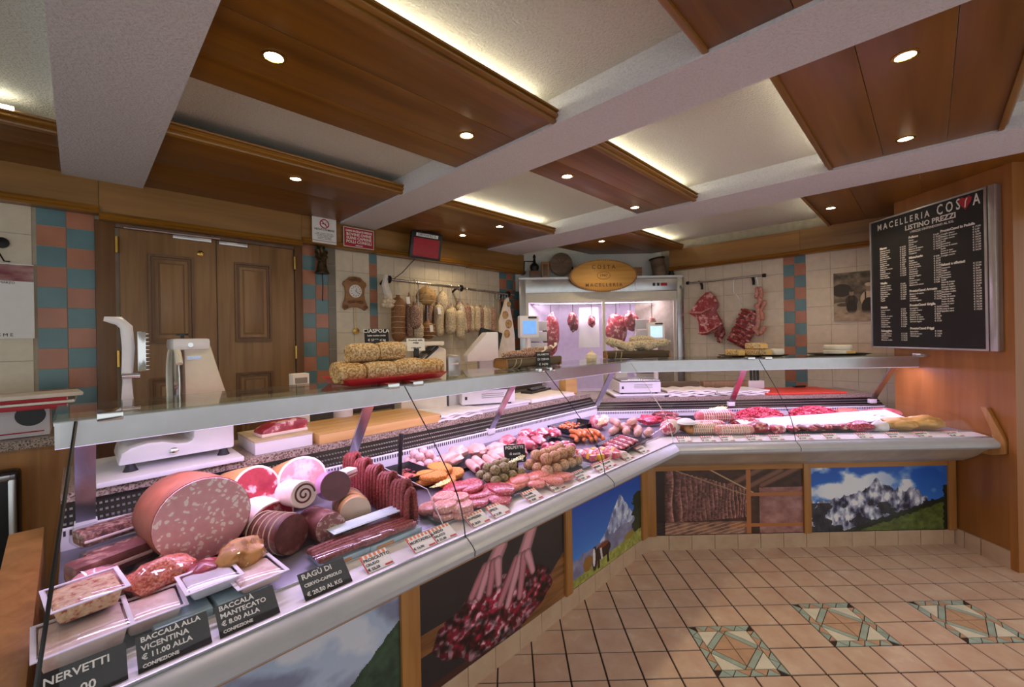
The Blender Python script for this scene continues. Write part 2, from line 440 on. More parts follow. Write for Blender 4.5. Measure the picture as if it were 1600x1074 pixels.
# partition on the right with its end board
part = struct('wall_partition', (3.08, 0, 0), 0, 'varnished wood panelled partition carrying the price board')
MB().box(0, .06, .74, 1.48, 0, 2.6).obj('panel', 'partition_wood', part)
MB().box(-.012, .07, .70, .742, 0, 2.6).obj('end_board', 'partition_wood', part)
MB().box(.07, 1.6, .74, .80, 0, 2.6).obj('side_panel', 'partition_wood', part)
MB().box(.18, 1.2, .5, .74, 2.12, 2.5).obj('upper_cabinet', 'ceiling_wood', part)
MB().box(-.0, .4, 1.48, 1.5, 0, 2.2).obj('back_board', 'partition_wood', part)
bb = struct('baseboard_right', (3.08, 0, 0), 0)
for y0, y1 in ((.742,.90),(.905,1.0),(1.003,1.067)): MB().box(-.014, -.0005, y0, y1-.003, 0, .108).obj('skirting_tile', 'skirt_tile', bb)

# ================================================================== CEILING
ceil = MB().box(-5, 6, -5, 6, ZC, ZC+.1).obj('ceiling', 'stucco'); tag(ceil, 'white stucco ceiling with broad beams and hanging wood panels', kind='structure')
def cbox(name, a0, a1, b0, b1, z0, z1, mat, parent=None, bevel=0):
    c = FL((a0+a1)/2, (b0+b1)/2, (z0+z1)/2); hx, hy, hz = (a1-a0)/2, (b1-b0)/2, (z1-z0)/2
    return MB().box(-hx, hx, -hy, hy, -hz, hz).obj(name, mat, parent, c, (0,0,A45), bevel=bevel)
for a0, a1 in ((-2.71,-2.36), (-1.115,-.80), (.545,1.01)): cbox('beam', a0, a1, -2.12, 3.6, ZB, ZC+.01, 'beam_stucco', ceil)
def mould(name, a, b0, side, parent, along):
    pass
def moulding(parent, a0, a1, b, sgn, mat='moulding_wood', z0=2.425, h=.060):
    """profile run along a at the panel edge b, bulging to sgn"""
    pr = [(-.004,0),(.010,0),(.018,.004),(.020,.014),(.015,.020),(.015,.025),(.026,.029),(.032,.037),(.030,.047),(.023,.051),(.023,.056),(.034,.060),(.036,.067),(.030,.075),(-.004,.075)]
    n = len(pr); L2 = (a1-a0)/2
    rs = [[(x, -sgn*d, z*h/.075) for d, z in pr] for x in (-L2, L2)]
    if sgn > 0: rs = [r[::-1] for r in rs]
    return MB().rings(rs).obj('moulding', mat, parent, FL((a0+a1)/2, b, z0), (0,0,A45), sharp=40)
def panel(a0, a1, b0, b1, cuts, edges, z=2.435):
    e = bpy.data.objects.new('wood_panel', None); COL.objects.link(e); e.parent = ceil
    bs = [b0]+cuts+[b1]
    for k in range(len(bs)-1): cbox('plank', a0, a1, bs[k]+.001, bs[k+1]-.001, z, z+.022, 'ceiling_wood', e, bevel=.0015)
    for s in edges:
        if s > 0: moulding(e, a0, a1, b1, 1)
        else: moulding(e, a0, a1, b0, -1)
    return e
panel(-2.36, -1.115, -.56, .16, [-.36,-.08], [1])
panel(-2.36, -1.115, -2.12, -1.15, [-1.6], [1])
panel(-4.0, -2.71, -2.12, -1.50, [-1.7], [1])
panel(-.80, .545, -2.12, -1.18, [-1.7], [1])
panel(-.80, .545, -.305, .15, [-.1], [1])
panel(1.01, 2.25, -1.55, -.66, [-1.0], [1])
panel(-2.36, -1.115, .845, 2.4, [1.1,1.5,1.9], [-1])
panel(-.80, .545, .975, 1.64, [1.21,1.46], [-1,1])
panel(1.01, 2.25, .74, 1.9, [1.0,1.35], [-1])
# soffit boards along the walls
def soffit(name, frame_obj_loc, rot, x0, x1, steps, lab):
    e = struct(name, frame_obj_loc, rot, lab)
    for xa, xb, zb in steps:
        MB().box(xa+.001, xb-.001, -.085, .0, zb, 2.436).obj('board', 'soffit_wood', e)
        pr = [(-.084,zb-.004),(-.10,zb-.004),(-.112,zb+.006),(-.105,zb+.016),(-.114,zb+.026),(-.108,zb+.038),(-.084,zb+.042)]
        MB().rings([[(x, y, z) for y, z in pr] for x in (xa, xb)]).obj('moulding', 'moulding_wood', e, sharp=25)
    return e
soffit('trim_1', FL(0, WL), A45, -4, 1.14, [(-4,-2.56,2.228),(-2.56,-1.42,2.195),(-1.42,-.8,2.222),(-.8,.3,2.218),(.3,1.14,2.206)], 'brown wooden soffit board with moulding above the door and salami wall')
soffit('trim_2', FL(WR, 0), A45-PI/2, -.8, 1.3, [(-.80,.5,2.196),(.5,1.5,2.202)], 'brown wooden soffit board above the hanging meat rail')

# cove tubes lying on the panels
def cove(a0, a1, b, lab):
    o = MB().tube([(-(a1-a0)/2,0,0),((a1-a0)/2,0,0)], .011, 8).obj('cove_light_tube', 'cove_tube', None, FL((a0+a1)/2, b, 2.488), (0,0,A45))
    tag(o, lab, 'lamp', 'cove light tubes on the ceiling panels')
cove(-2.3,-1.2,.10,'cove light tube on the widest ceiling panel beside the heavy beam')
cove(-3.9,-2.84,-1.47,'bare light tube seen above the wooden soffit at the far left')
cove(-.72,.46,.09,'cove light tube on top of the narrow panel between the two long white beams')
cove(-.72,.46,-1.24,'cove light tube on the panel above the salami rail')
cove(1.1,2.15,-.72,'cove light tube on the panel before the cold cabinet')
cove(-.72,.46,1.03,'cove light tube on the panel near the price board')
cove(1.1,2.15,.80,'cove light tube on the panel above the meat rail wall')

# ================================================================== SPOTLIGHTS
SPOTS = [(-2.17,-.221,'in the dark plank panel nearest the heavy beam, upper left'), (-1.323,-.209,'at the end of the widest ceiling panel, against the long beam'), (-1.72,-1.35,'above the brown double door'),
 (-.537,-.197,'first of two in the narrow middle ceiling panel'), (.367,-.229,'second of two in the narrow middle ceiling panel'), (-.06,-1.802,'tucked beside the soffit over the salami wall'),
 (-.02,-1.331,'in the panel edge over the salami rail'), (1.187,-1.05,'in the ceiling panel above the oval sign'), (-.569,1.333,'biggest one of the right-hand ceiling panel'), (.333,1.307,'farther one of the right-hand ceiling panel'), (1.564,.833,'small one above the check-tiled wall')]
SPOT_W = 14.
for a, b, lab in SPOTS:
    t = thing('recessed_spotlight', 'warm round recessed spotlight '+lab, 'spotlight', FL(a, b, 2.434), group='recessed ceiling spotlights')
    MB().lathe([(.040,.004),(.040,-.003),(.030,-.004),(.028,.002)], 20).obj('ring', 'brass', t)
    MB().lathe([(.029,.003),(.029,-.001),(.0,-.002)], 16).obj('lamp_face', 'bulb', t)
    ld = bpy.data.lights.new('spot_light', 'SPOT'); ld.energy = SPOT_W*(1 if a > -2 else .8); ld.color = (1,.76,.48); ld.spot_size = 2.5; ld.spot_blend = .8; ld.shadow_soft_size = .09
    lo = bpy.data.objects.new('spot_light', ld); COL.objects.link(lo); lo.parent = t; lo.location = (0,0,-.02)

# ================================================================== DOUBLE DOOR
door = struct('door_1', FL(0, WL), A45, 'brown panelled wooden double door with brass hinges')
def dbox(name, x0, x1, y0, y1, z0, z1, mat, parent=door, bevel=.002): return MB().box(x0, x1, y0, y1, z0, z1).obj(name, mat, parent, bevel=bevel)
dbox('jamb', -2.578, -2.49, -.03, .02, 0, 2.2, 'frame_wood'); dbox('jamb', -1.455, -1.40, -.03, .02, 0, 2.2, 'frame_wood'); dbox('lintel', -2.5, -1.44, -.02, .02, 2.17, 2.24, 'frame_wood')
for x0, x1, xa, xb in ((-2.47,-1.972,-2.338,-2.10), (-1.966,-1.465,-1.862,-1.625)):
    lf = dbox('leaf', x0, x1, -.012, .02, 0, 2.168, 'door_wood')
    for z0, z1 in ((1.453,2.026), (.25,1.225)):
        for k, (e, d) in enumerate(((0,.010),(.016,.004),(.05,-.002))):
            fr = MB(); w_ = .014 if k < 2 else .006
            a0, a1, c0, c1 = xa+e, xb-e, z0+e, z1-e
            y1 = -.012-d-.003
            for q in ((a0,a1,c0,c0+w_),(a0,a1,c1-w_,c1),(a0,a0+w_,c0+w_,c1-w_),(a1-w_,a1,c0+w_,c1-w_)): fr.box(q[0],q[1],y1,-.011,q[2],q[3])
            fr.obj('panel_moulding', 'frame_wood', lf)
        MB().box(xa+.06, xb-.06, -.018, -.010, z0+.06, z1-.06).obj('raised_panel', 'door_wood', lf, bevel=.003)
for z in (2.06, 1.36):
    for x, s in ((-2.483,1), (-1.458,-1)):
        MB().lathe([(.009,-.05),(.009,.05)], 10).obj('hinge', 'brass', door, (x, -.035, z))
for x0, x1, z in ((-2.21,-2.0,2.155), (-1.955,-1.78,2.150)): MB().box(x0, x1, -.035, -.012, z-.012, z+.012).obj('closer_bracket', 'alu', door, bevel=.002)
MB().tube([(-2.45,-.04,2.17),(-1.95,-.04,2.175)], .006, 8).obj('closer_rail', 'alu', door)
lk = MB().lathe([(.02,0),(.02,-.006),(.012,-.01),(.0,-.01)], 16, Matrix.Rotation(-PI/2, 4, 'X')).obj('lock', 'brass', door, (-2.06, -.013, 2.06))
# ================================================================== DISPLAY COUNTERS
TL = -2.70; TR = 3.06-KX
MIT = .4142
def ends(side, d):
    return (TL, -MIT*d) if side == 'L' else (MIT*d, TR)
def extr(side, prof, t0=None, t1=None, closed=True, n=1):
    """extrude a (d,z) profile along a counter in its own frame (x=t, y=-d, z), mitred at the corner"""
    rs = []
    for k in range(n+1):
        r = []
        for d, z in prof:
            e0, e1 = ends(side, d); a = e0 if t0 is None else max(t0, e0); b = e1 if t1 is None else min(t1, e1)
            r.append((a+(b-a)*k/n, -d, z))
        rs.append(r)
    m = MB()
    m.rings(rs, cap=closed, close=closed); return m
def thick(prof, e):
    """offset an open profile by e to give it thickness"""
    out = []
    for i, (d, z) in enumerate(prof):
        p = prof[max(0, i-1)]; q = prof[min(len(prof)-1, i+1)]; tx, tz = q[0]-p[0], q[1]-p[1]; l = math.hypot(tx, tz)
        out.append((d+tz/l*e, z-tx/l*e))
    return list(prof)+out[::-1]
GL = [(.25,.778),(.243,.82),(.232,.86),(.213,.905),(.188,.945),(.155,.985),(.043,1.105),(-.04,1.186),(-.117,1.262)]
LABS = {'L': 'long refrigerated meat counter with curved glass running diagonally from the lower left', 'R': 'shorter refrigerated meat counter with curved glass in front of the meat rail wall'}
CT = {}
ZO = {'L': .018, 'R': -.025}
for side in 'LR':
    zo = ZO[side]
    c = thing('display_counter', LABS[side], 'display counter', (KX, KY, 0), rz(side), 'refrigerated display counters'); CT[side] = c
    extr(side, [(.0,0),(.0,.575),(.10,.60),(.22,.70),(.22,.745),(.19,.76),(-.5,.775),(-.62,.88),(-.62,0)]).obj('body', 'cream_metal', c)
    extr(side, [(.0,.572),(.075,.583),(.15,.63),(.235,.70),(.262,.712),(.262,.722),(.22,.722),(.05,.66),(.0,.62)]).obj('under_panel', 'bumper_under', c)
    extr(side, [(.245,.715),(.286,.716),(.298,.728),(.300,.745),(.290,.757),(.262,.775),(.252,.777),(.24,.76)]).obj('bumper', 'bumper', c, sharp=30)
    extr(side, [(.25,.776),(.13,.788),(.128,.780),(.25,.765)]).obj('price_rail', 'white_plastic', c)
    for k, d in enumerate((.245,.135)): extr(side, [(d,.777+k*.010),(d+.004,.777+k*.010),(d+.004,.783+k*.01),(d,.783+k*.01)]).obj('rail_lip', 'alu', c)
    extr(side, [(.132,.782),(-.5,.808+zo),(-.5,.79+zo),(.132,.77)]).obj('deck', 'deck_steel', c)
    extr(side, [(-.50,.79),(-.50,.872+zo),(-.508,.875+zo),(-.515,.79)]).obj('vent_strip', 'white_plastic', c)
    extr(side, [(-.515,.82),(-.508,.876+zo),(-.58,.932+zo),(-.60,.93+zo),(-.56,.82)]).obj('air_grille', 'black_metal', c)
    # slots in the strip and the grille
    t0, t1 = ends(side, -.5); m = MB(); m2 = MB(); n = int((t1-t0)/.0135)
    for k in range(n):
        t = t0+.006+k*.0135
        m.box(t, t+.0055, .4985, .502, .852+zo, .868+zo)
        for q in range(3):
            y = .512+.021*q; z = .882+zo+.0165*q; m2.box(t, t+.007, y, y+.010, z-.001, z+.004)
    tag(m.obj('slots', 'dark_rubber', c), kind='stuff'); tag(m2.obj('grille_bars', 'alu', c), kind='stuff')
    HZ = 1.186 if side == 'L' else 1.180
    # lamp housing under the shelf
    extr(side, [(-.252,HZ),(-.252,1.25),(-.43,1.25),(-.43,HZ),(-.424,HZ),(-.424,1.242),(-.260,1.242),(-.260,HZ)]).obj('lamp_housing', 'cream_metal', c)
    extr(side, [(-.155,1.262),(-.25,1.256),(-.25,1.249),(-.218,1.249),(-.218,HZ),(-.212,HZ),(-.212,1.249),(-.155,1.252)]).obj('shelf_edge', 'alu', c)  # its back lip is added to keep the LED light off the housing
    extr(side, [(-.33,1.205),(-.35,1.20),(-.37,1.205),(-.37,1.225),(-.33,1.225)]).obj('lamp_tube', 'case_tube', c)
    e0, e1 = ends(side, -.30)
    extr(side, [(-.117,1.264),(-.475,1.264),(-.475,1.272),(-.117,1.272)]).obj('shelf', 'shelf_glass', c)
    extr(side, [(-.216,HZ-.002),(-.246,HZ-.002),(-.246,HZ+.001),(-.216,HZ+.001)]).obj('led_strip', 'case_tube', c)
    # wooden front: rail, posts, skirting
    extr(side, [(-.004,.535),(.022,.535),(.022,.575),(-.004,.575)]).obj('top_rail', 'counter_wood_h', c)
    posts = [(-1.862,-1.785),(-.905,-.85),(-.085,0),(-2.7,-2.66)] if side == 'L' else [(.0,.068),(1.062,1.11),(2.04,TR)]
    for a, b in posts:
        MB().box(a, b, -.030, .0, .10, .575).obj('post', 'counter_wood', c, bevel=.002)
    st = .155; t0, t1 = (TL, 0) if side == 'L' else (0, TR); n = int((t1-t0)/st)+1
    for k in range(n):
        a = t0+k*st if side == 'R' else t1-(k+1)*st
        b = min(a+st, t1); a = max(a, t0)
        if b-a > .02: MB().box(a+.0015, b-.0015, -.012, .0, 0, .098, tz=0).obj('skirting_tile', 'skirt_tile', c)
    MB().box(t0, t1, -.009, 0, 0, .099).obj('skirting_grout', 'grout', c)
    # glass panes and their thin black joints
    cuts = [TL+.012, -1.745, -.875, None] if side == 'L' else [None, .86, TR-.004]
    for k in range(len(cuts)-1):
        extr(side, thick(GL, .006), cuts[k] if cuts[k] is None else cuts[k]+.0015, cuts[k+1] if cuts[k+1] is None else cuts[k+1]-.0015).obj('front_glass', 'pane', c, sharp=50)
    for k in cuts[1:-1]:
        MB().tube([(k, -d-.001, z) for d, z in GL]+[(k, -.292, .757)][:0], .0022, 6).obj('glass_joint', 'black_plastic', c)
        MB().tube([(k, -.2505, .778), (k, -.2635, .7755), (k, -.2915, .757), (k, -.3012, .745), (k, -.2990, .728)], .0014, 6).obj('bumper_joint', 'black_plastic', c)
    # leaning uprights between ledge and lamp housing
    ups = [-2.645, -1.80, -.93] if side == 'L' else [.86, TR-.10]
    for t in ups:
        MB().add([(t-.022,.505,.885),(t+.022,.505,.885),(t+.022,.515,.885),(t-.022,.515,.885),(t-.022,.295,1.185),(t+.022,.295,1.185),(t+.022,.305,1.19),(t-.022,.305,1.19)],
            [(3,2,1,0),(4,5,6,7),(0,1,5,4),(1,2,6,5),(2,3,7,6),(3,0,4,7)]).obj('upright', 'steel', c)
        MB().box(t-.026, t+.026, .49, .52, .872, .905).obj('upright_foot', 'white_plastic', c, bevel=.003)
    # clips holding glass to shelf
    for t in ([TL+.10, -1.80, -1.69, -.92, -.83] if side == 'L' else [.80, .92, TR-.05]):
        MB().box(t-.025, t+.025, .10, .19, 1.258, 1.280).obj('glass_clip', 'chrome', c, bevel=.004)
# joint at the corner
m = MB().tube([(d*.4142, -d-.001, z) for d, z in GL], .0022, 6).obj('corner_joint', 'alu', CT['R'])
# corner upright
e = MB(); 
for q in [((-.505),.885,(-.295),1.185)]:
    def bp(d, z, o): return (MIT*d+o*.924, -d+o*.383, z)
    vs = [bp(-.505,.885,-.022),bp(-.505,.885,.022),bp(-.515,.885,.022),bp(-.515,.885,-.022),bp(-.295,1.185,-.022),bp(-.295,1.185,.022),bp(-.305,1.19,.022),bp(-.305,1.19,-.022)]
    e.add(vs, [(3,2,1,0),(4,5,6,7),(0,1,5,4),(1,2,6,5),(2,3,7,6),(3,0,4,7)])
e.obj('upright', 'steel', CT['R'])
# ends: glass end pane (left), wooden end panels
endp = [(.27,.775),(.25,.78)]+GL[1:]+[(-.50,1.262),(-.60,.95),(-.60,.80)]
def TS(z): return -2.727+(z-.778)/.484*.062
eg = GL+[(-.48,1.262),(-.58,.93),(-.5,.79)]
MB().add([(TS(z), -d, z) for d, z in eg]+[(TS(z)+.008, -d, z) for d, z in eg], [tuple(range(12)), tuple(range(23,11,-1))]+[(i,12+i,12+(i+1)%12,(i+1)%12) for i in range(12)]).obj('end_glass', 'pane', CT['L'])
MB().tube([(TS(z)+.004, -d-.002, z) for d, z in GL], .004, 6).obj('end_seal', 'black_plastic', CT['L'])
def cheek(side, t0, t1, prof, name, mat):
    n = len(prof)
    return MB().add([(t0, -d, z) for d, z in prof]+[(t1, -d, z) for d, z in prof], [tuple(range(n-1,-1,-1)), tuple(range(n,2*n))]+[(i,(i+1)%n,n+(i+1)%n,n+i) for i in range(n)]).obj(name, mat, CT[side], bevel=.003)
cheek('L', TL-.11, TL-.036, [(.30,0),(.30,.70),(.26,.74),(-.1,.80),(-.62,.88),(-.62,0)], 'end_panel', 'counter_wood')
cheek('R', TR-.008, TR+.018, [(.10,.655),(.25,.665),(.318,.69),(.318,.77),(.225,.955),(.190,.955),(.252,.80),(.24,.72)], 'end_cheek', 'counter_wood')
MB().box(TR-.002, TR+.012, -.24, .45, .80, 1.26).obj('end_plate', 'pink_panel', CT['R']) if False else None
# posters on the counter front
def poster(side, t0, t1, img, label, z0=.104, z1=.535):
    e = MB().box(-(t1-t0)/2, (t1-t0)/2, -.004, .004, -(z1-z0)/2, (z1-z0)/2).obj('photo_board', 'black_plastic', CT[side], ((t0+t1)/2, -.012, (z0+z1)/2))
    printed('photo_print', t1-t0-.002, z1-z0-.002, img, 'print', e, (0, -.0045, 0), (PI/2, 0, 0), label)
    e['label'] = label
def ridge(w, base, amp, sc, seed, oct=5): return base+amp*(fbm(2, w, sc, seed, oct)[0]-.5)*2
H, W_ = 150, 260
yy, xx = np.mgrid[0:H, 0:W_]; X = xx/W_; Y = yy/H
def sky(c0, c1): return np.array(c0)*(1-Y[...,None])+np.array(c1)*Y[...,None]
def I255(*c): return np.array(c)/255.
# 1: grey clouds, forest slope rising to the right
im = sky(I255(176,196,226), I255(206,214,234)); cl = fbm(H, W_, 4, 11, 6); im = mixi(im, I255(120,124,156), np.clip((cl-.5)*6, 0, 1)*.8); im = mixi(im, I255(232,234,244), np.clip((.42-cl)*8, 0, 1)*.7)
r = .98-.40*np.exp(-((np.linspace(0,1,W_)-.45)/.12)**2)+ridge(W_, 0, .10, 9, 5); mk = (Y > r[None]).astype(float); tx = fbm(H, W_, 24, 3, 4)
im = mixi(im, np.stack([.30+.3*tx,.33+.3*tx,.44+.3*tx], -1), mk)
r = 1.06-.86*np.clip((np.linspace(0,1,W_)-.40)/.6, 0, 1)**.9+ridge(W_, 0, .012, 60, 6, 3); mk = (Y > r[None]).astype(float)
im = mixi(im, np.stack([.13+.16*tx,.20+.22*tx,.17+.15*tx], -1), mk); P_forest = im
# 2: hands kneading minced meat on a wood board
im = np.ones((H, W_, 3))*I255(44,44,50); bd = Y > .62-.0*X; wg = fbm(H, W_, 3, 21, 5, sx=8)
im = mixi(im, np.stack([.34+.42*wg,.22+.30*wg,.13+.18*wg], -1), ((Y > .90-.34*X)).astype(float)); im = mixi(im, I255(66,34,30), ((Y > 1.02-.20*X) & (X < 1)).astype(float)*.8)
cx, cy = X-.47, (Y-.66); ca, sa = math.cos(.35), math.sin(.35); px = (cx*ca-cy*sa*.6)/.40; py = (cx*sa*.6+cy*ca)/.27
im = np.ones((H, W_, 3))*I255(40,38,44); im = mixi(im, np.stack([.42+.40*(wg-.3),.27+.28*(wg-.3),.15+.16*(wg-.3)], -1), (Y > np.where(X > .5, 1.05-.60*np.clip((X-.55)/.45,0,1), .44)).astype(float)*((X > .5) | (Y < .64)))
im = mixi(im, I255(70,38,32), ((Y > .93) & (X < .62)).astype(float))
bl = ((X-.48)/.40)**2+((Y-.64)/.35)**2+.5*(fbm(H, W_, 9, 4, 3)-.5); g1 = fbm(H, W_, 30, 9, 2); g2 = fbm(H, W_, 42, 10, 2); g3 = fbm(H, W_, 7, 12, 2)
fm = np.clip((g2-.50)*7+.25*(g1-.5), 0, 1)*(.5+g3*.6); sh_ = np.clip(.45+1.8*(g1-.38), .15, 1.15)[...,None]; meat = np.clip((np.array([.60,.10,.22])*(1-fm[...,None])+np.array([.93,.74,.80])*fm[...,None])*sh_, 0, 1); im = mixi(im, meat*(.55+.45*np.clip((1-bl)*2.2,0,1))[...,None], (bl < 1).astype(float))
def stroke(im, pts, r0, r1, col, tex=None):
    asp = 2.05; n = len(pts)-1
    best = np.full((H, W_), -9.); tt = np.zeros((H, W_))
    for k, ((x0, y0), (x1, y1)) in enumerate(zip(pts[:-1], pts[1:])):
        dx, dy = (x1-x0)*asp, (y1-y0); l2 = dx*dx+dy*dy; t = np.clip((((X-x0)*asp)*dx+(Y-y0)*dy)/l2, 0, 1); dd = np.hypot((X-x0)*asp-dx*t, Y-y0-dy*t); q = (k+t)/n; rr_ = r0+(r1-r0)*q; v = 1-dd/rr_; best = np.maximum(best, v)
    return mixi(im, np.array(col)*(.62+.45*np.clip(best*1.6, 0, 1))[...,None] if tex is None else np.array(col), np.clip(best*14, 0, 1))
sk = I255(212,150,162); sk2 = I255(190,120,134)
def hand(im, wr, kn, tips):
    im = stroke(im, [(wr[0], wr[1]-.12), wr, kn], .085, .105, sk)
    for k, (tx_, ty_) in enumerate(tips):
        bx_ = kn[0]+(k-1.5)*.028; im = stroke(im, [(bx_, kn[1]-.02), ((bx_+tx_)/2, (kn[1]+ty_)/2-.02), (tx_, ty_)], .066, .046, sk if k % 2 else sk2)
    return im
im = hand(im, (.49,.0), (.42,.18), [(.29,.36),(.335,.40),(.40,.42),(.465,.38)]); im = hand(im, (.72,-.02), (.64,.27), [(.47,.60),(.525,.66),(.615,.65),(.72,.46)])
P_hands = im
# 3: snow peak, blue sky, cow
im = sky(I255(24,84,190), I255(90,160,240)); r = .78-.64*np.exp(-(np.abs(np.linspace(0,1,W_)-.66)/.22)**1.3)+ridge(W_, 0, .06, 14, 8)*1; tx = fbm(H, W_, 16, 30, 5); t2 = fbm(H, W_, 30, 31, 4, sx=.4)
im = mixi(im, np.stack([.46+.6*(tx-.35)+.25*(t2>.53), .50+.6*(tx-.35)+.25*(t2>.53), .66+.55*(tx-.35)+.22*(t2>.53)], -1), (Y > r[None]).astype(float))
r = .66-.08*np.linspace(0,1,W_)+ridge(W_, 0, .04, 20, 40); im = mixi(im, np.stack([.36+.3*tx,.36+.3*tx,.50+.3*tx], -1), (Y > r[None]).astype(float))
im = mixi(im, I255(34,52,30), ((X > .86+.06*(tx-.5)*2-.02*np.sin(Y*40)) & (Y > .22+.5*np.abs(X-.95))).astype(float)); 
gr = fbm(H, W_, 40, 41, 3); r = .90-.10*np.linspace(0,1,W_); im = mixi(im, np.stack([.45+.35*gr,.46+.35*gr,.18+.25*gr], -1), (Y > r[None]).astype(float))
im = mixi(im, I255(150,104,44), ((((X-.20)/.06)**2+((Y-.80)/.10)**2) < 1+.8*(gr-.5)).astype(float)); im = mixi(im, I255(150,130,50), ((((X-.80)/.08)**2+((Y-.80)/.05)**2) < 1+.8*(gr-.5)).astype(float))
cow = ((((X-.40)/.11)**2+((Y-.76)/.10)**2) < 1) | ((((X-.29)/.035)**2+((Y-.80)/.16)**2) < 1) | ((np.abs(X-.47) < .014) & (np.abs(Y-.88) < .08)) | ((np.abs(X-.34) < .014) & (np.abs(Y-.88) < .08))
im = mixi(im, I255(44,28,24), cow.astype(float)); im = mixi(im, I255(126,62,34), ((((X-.41)/.07)**2+((Y-.69)/.035)**2) < 1).astype(float)); im = mixi(im, I255(230,224,226), ((((X-.28)/.018)**2+((Y-.78)/.12)**2) < 1).astype(float)); im = mixi(im, I255(214,206,210), ((np.abs(X-.37-.1*(Y-.7)) < .012) & (np.abs(Y-.79) < .08)).astype(float)); P_cow = im
# 4: salami drying in a loft
tx = fbm(H, W_, 20, 50, 5); im = np.stack([.16+.2*tx,.11+.13*tx,.10+.10*tx], -1)
im = mixi(im, np.stack([.62+.3*(tx-.5),.44+.3*(tx-.5),.42+.3*(tx-.5)], -1), ((X > .70) & (Y > .28)).astype(float)); im = mixi(im, np.stack([.56+.5*(tx-.5),.40+.4*(tx-.5),.34+.3*(tx-.5)], -1), ((Y > .80-.0*X) & (X < .62)).astype(float))
for k, (x0, y0, x1, y1) in enumerate(((.45,.30,.75,-.05),(.55,.36,.85,.02),(.72,.25,1.0,-.05))): im = stroke(im, [(x0,y0),(x1,y1)], .045, .05, I255(120,84,70))
for k in range(19):
    f = k/18; x = .09+.52*f**.72; y0 = .0+.30*f**.8; y1 = .80-.06*f; wd_ = .022*(1-f)+.006
    u_n = (X-x-.006*np.sin(Y*9+k))/wd_; m = np.clip((1-np.abs(u_n))*5, 0, 1)*((Y > y0) & (Y < y1)); g = fbm(H, W_, 70, 60+k, 2); v = .26+.34*(g-.4)+.42*np.clip(u_n, 0, 1)**2-.14*np.clip(-u_n, 0, 1)
    im = mixi(im, np.clip(np.stack([v*1.15+.14, v*.86+.07, v*.80+.07], -1), 0, 1), m)
im = stroke(im, [(.36,-.02),(.66,.36)], .012, .012, I255(190,160,126)); im = stroke(im, [(.14,0),(.64,.42)], .008, .008, I255(170,140,110))
for x0, x1, y0, y1 in ((.615,.645,0,1),(.64,1,.36,.42),(.5,1,.84,.90)): im = mixi(im, I255(178,112,66), ((X > x0) & (X < x1) & (Y > y0) & (Y < y1)).astype(float))
im = mixi(im, I255(206,170,140), (((np.sin((X*1.2+Y*2)*60) > .6) & (Y > .82) & (X < .6)).astype(float)*.7)); im = mixi(im, I255(26,20,24), (X < .06).astype(float)*.8); P_loft = im
# 5: rocky massif, white clouds, green slope
im = sky(I255(20,88,190), I255(80,150,230)); cl = fbm(H, W_, 5, 77, 6); cmk = np.clip((cl-.46)*7, 0, 1)*np.clip(1.25-np.abs(X-.25)*1.6+.5*(X>.65)*(Y>.2), 0, 1); im = mixi(im, I255(238,242,250), cmk)
r = .50-.30*np.exp(-(np.abs(np.linspace(0,1,W_)-.50)/.16)**1.4)-.10*np.exp(-((np.linspace(0,1,W_)-.76)/.08)**2)+.06*(np.linspace(0,1,W_) > .86)+ridge(W_, 0, .09, 22, 78); tx = fbm(H, W_, 26, 79, 5, sx=.5)
im = mixi(im, np.clip(np.stack([.50+2.0*(tx-.47)+.07*np.sin(X*150+8*tx),.52+2.0*(tx-.47)+.07*np.sin(X*150+8*tx),.62+1.9*(tx-.47)+.07*np.sin(X*150+8*tx)], -1), .10, .95), (Y > r[None]).astype(float))
t2 = fbm(H, W_, 10, 80, 5); im = mixi(im, I255(30,34,44), ((t2 > .55-.25*(Y-.6)) & (Y > .55)).astype(float)*.85)
r = 1.02-.50*np.clip((np.linspace(0,1,W_)-.25)/.75, 0, 1)+ridge(W_, 0, .02, 40, 81, 3); gr = fbm(H, W_, 30, 82, 4); im = mixi(im, np.stack([.20+.26*gr,.24+.30*gr,.10+.16*gr], -1), (Y > r[None]).astype(float)); im = mixi(im, I255(24,38,28), ((np.abs(Y-r[None]) < .05*(gr+.3)) & (X > .2)).astype(float)*.9); im = mixi(im, I255(24,34,26), (X > .975-.05*(gr-.5)) & (Y > .3)); P_rock = im
poster('L', -2.66, -1.862, P_forest, 'landscape photo print of a dark forest slope under grey clouds')
poster('L', -1.785, -.905, P_hands, 'photo print of two hands kneading minced meat')
poster('L', -.85, -.085, P_cow, 'photo print of a snowy peak with a cow on a meadow')
poster('R', .068, 1.062, P_loft, 'photo print of salami drying in a wooden loft')
poster('R', 1.11, 2.04, P_rock, 'photo print of a rocky massif under blue sky')
# case lights: one strip lamp under each housing
for side in 'LR':
    t0, t1 = ends(side, -.3)
    for k in range(3 if side == 'L' else 2):
        n = 3 if side == 'L' else 2; a = t0+(t1-t0)*(k+.5)/n; 
        for kk, (y_l, z_l, rx, en) in enumerate(((.23, (1.183 if side == 'L' else 1.177), -3, 3.6), (.34, 1.20, -6, 1.3))):
            ld = bpy.data.lights.new('case_light', 'AREA'); ld.shape = 'RECTANGLE'; ld.size = (t1-t0)/n*.96; ld.size_y = .02; ld.energy = en*ld.size; ld.color = (.76,.58,1)
            lo = bpy.data.objects.new('case_light', ld); COL.objects.link(lo); lo.parent = CT[side]; lo.location = (a, y_l, z_l); lo.rotation_euler = (math.radians(rx), 0, 0)
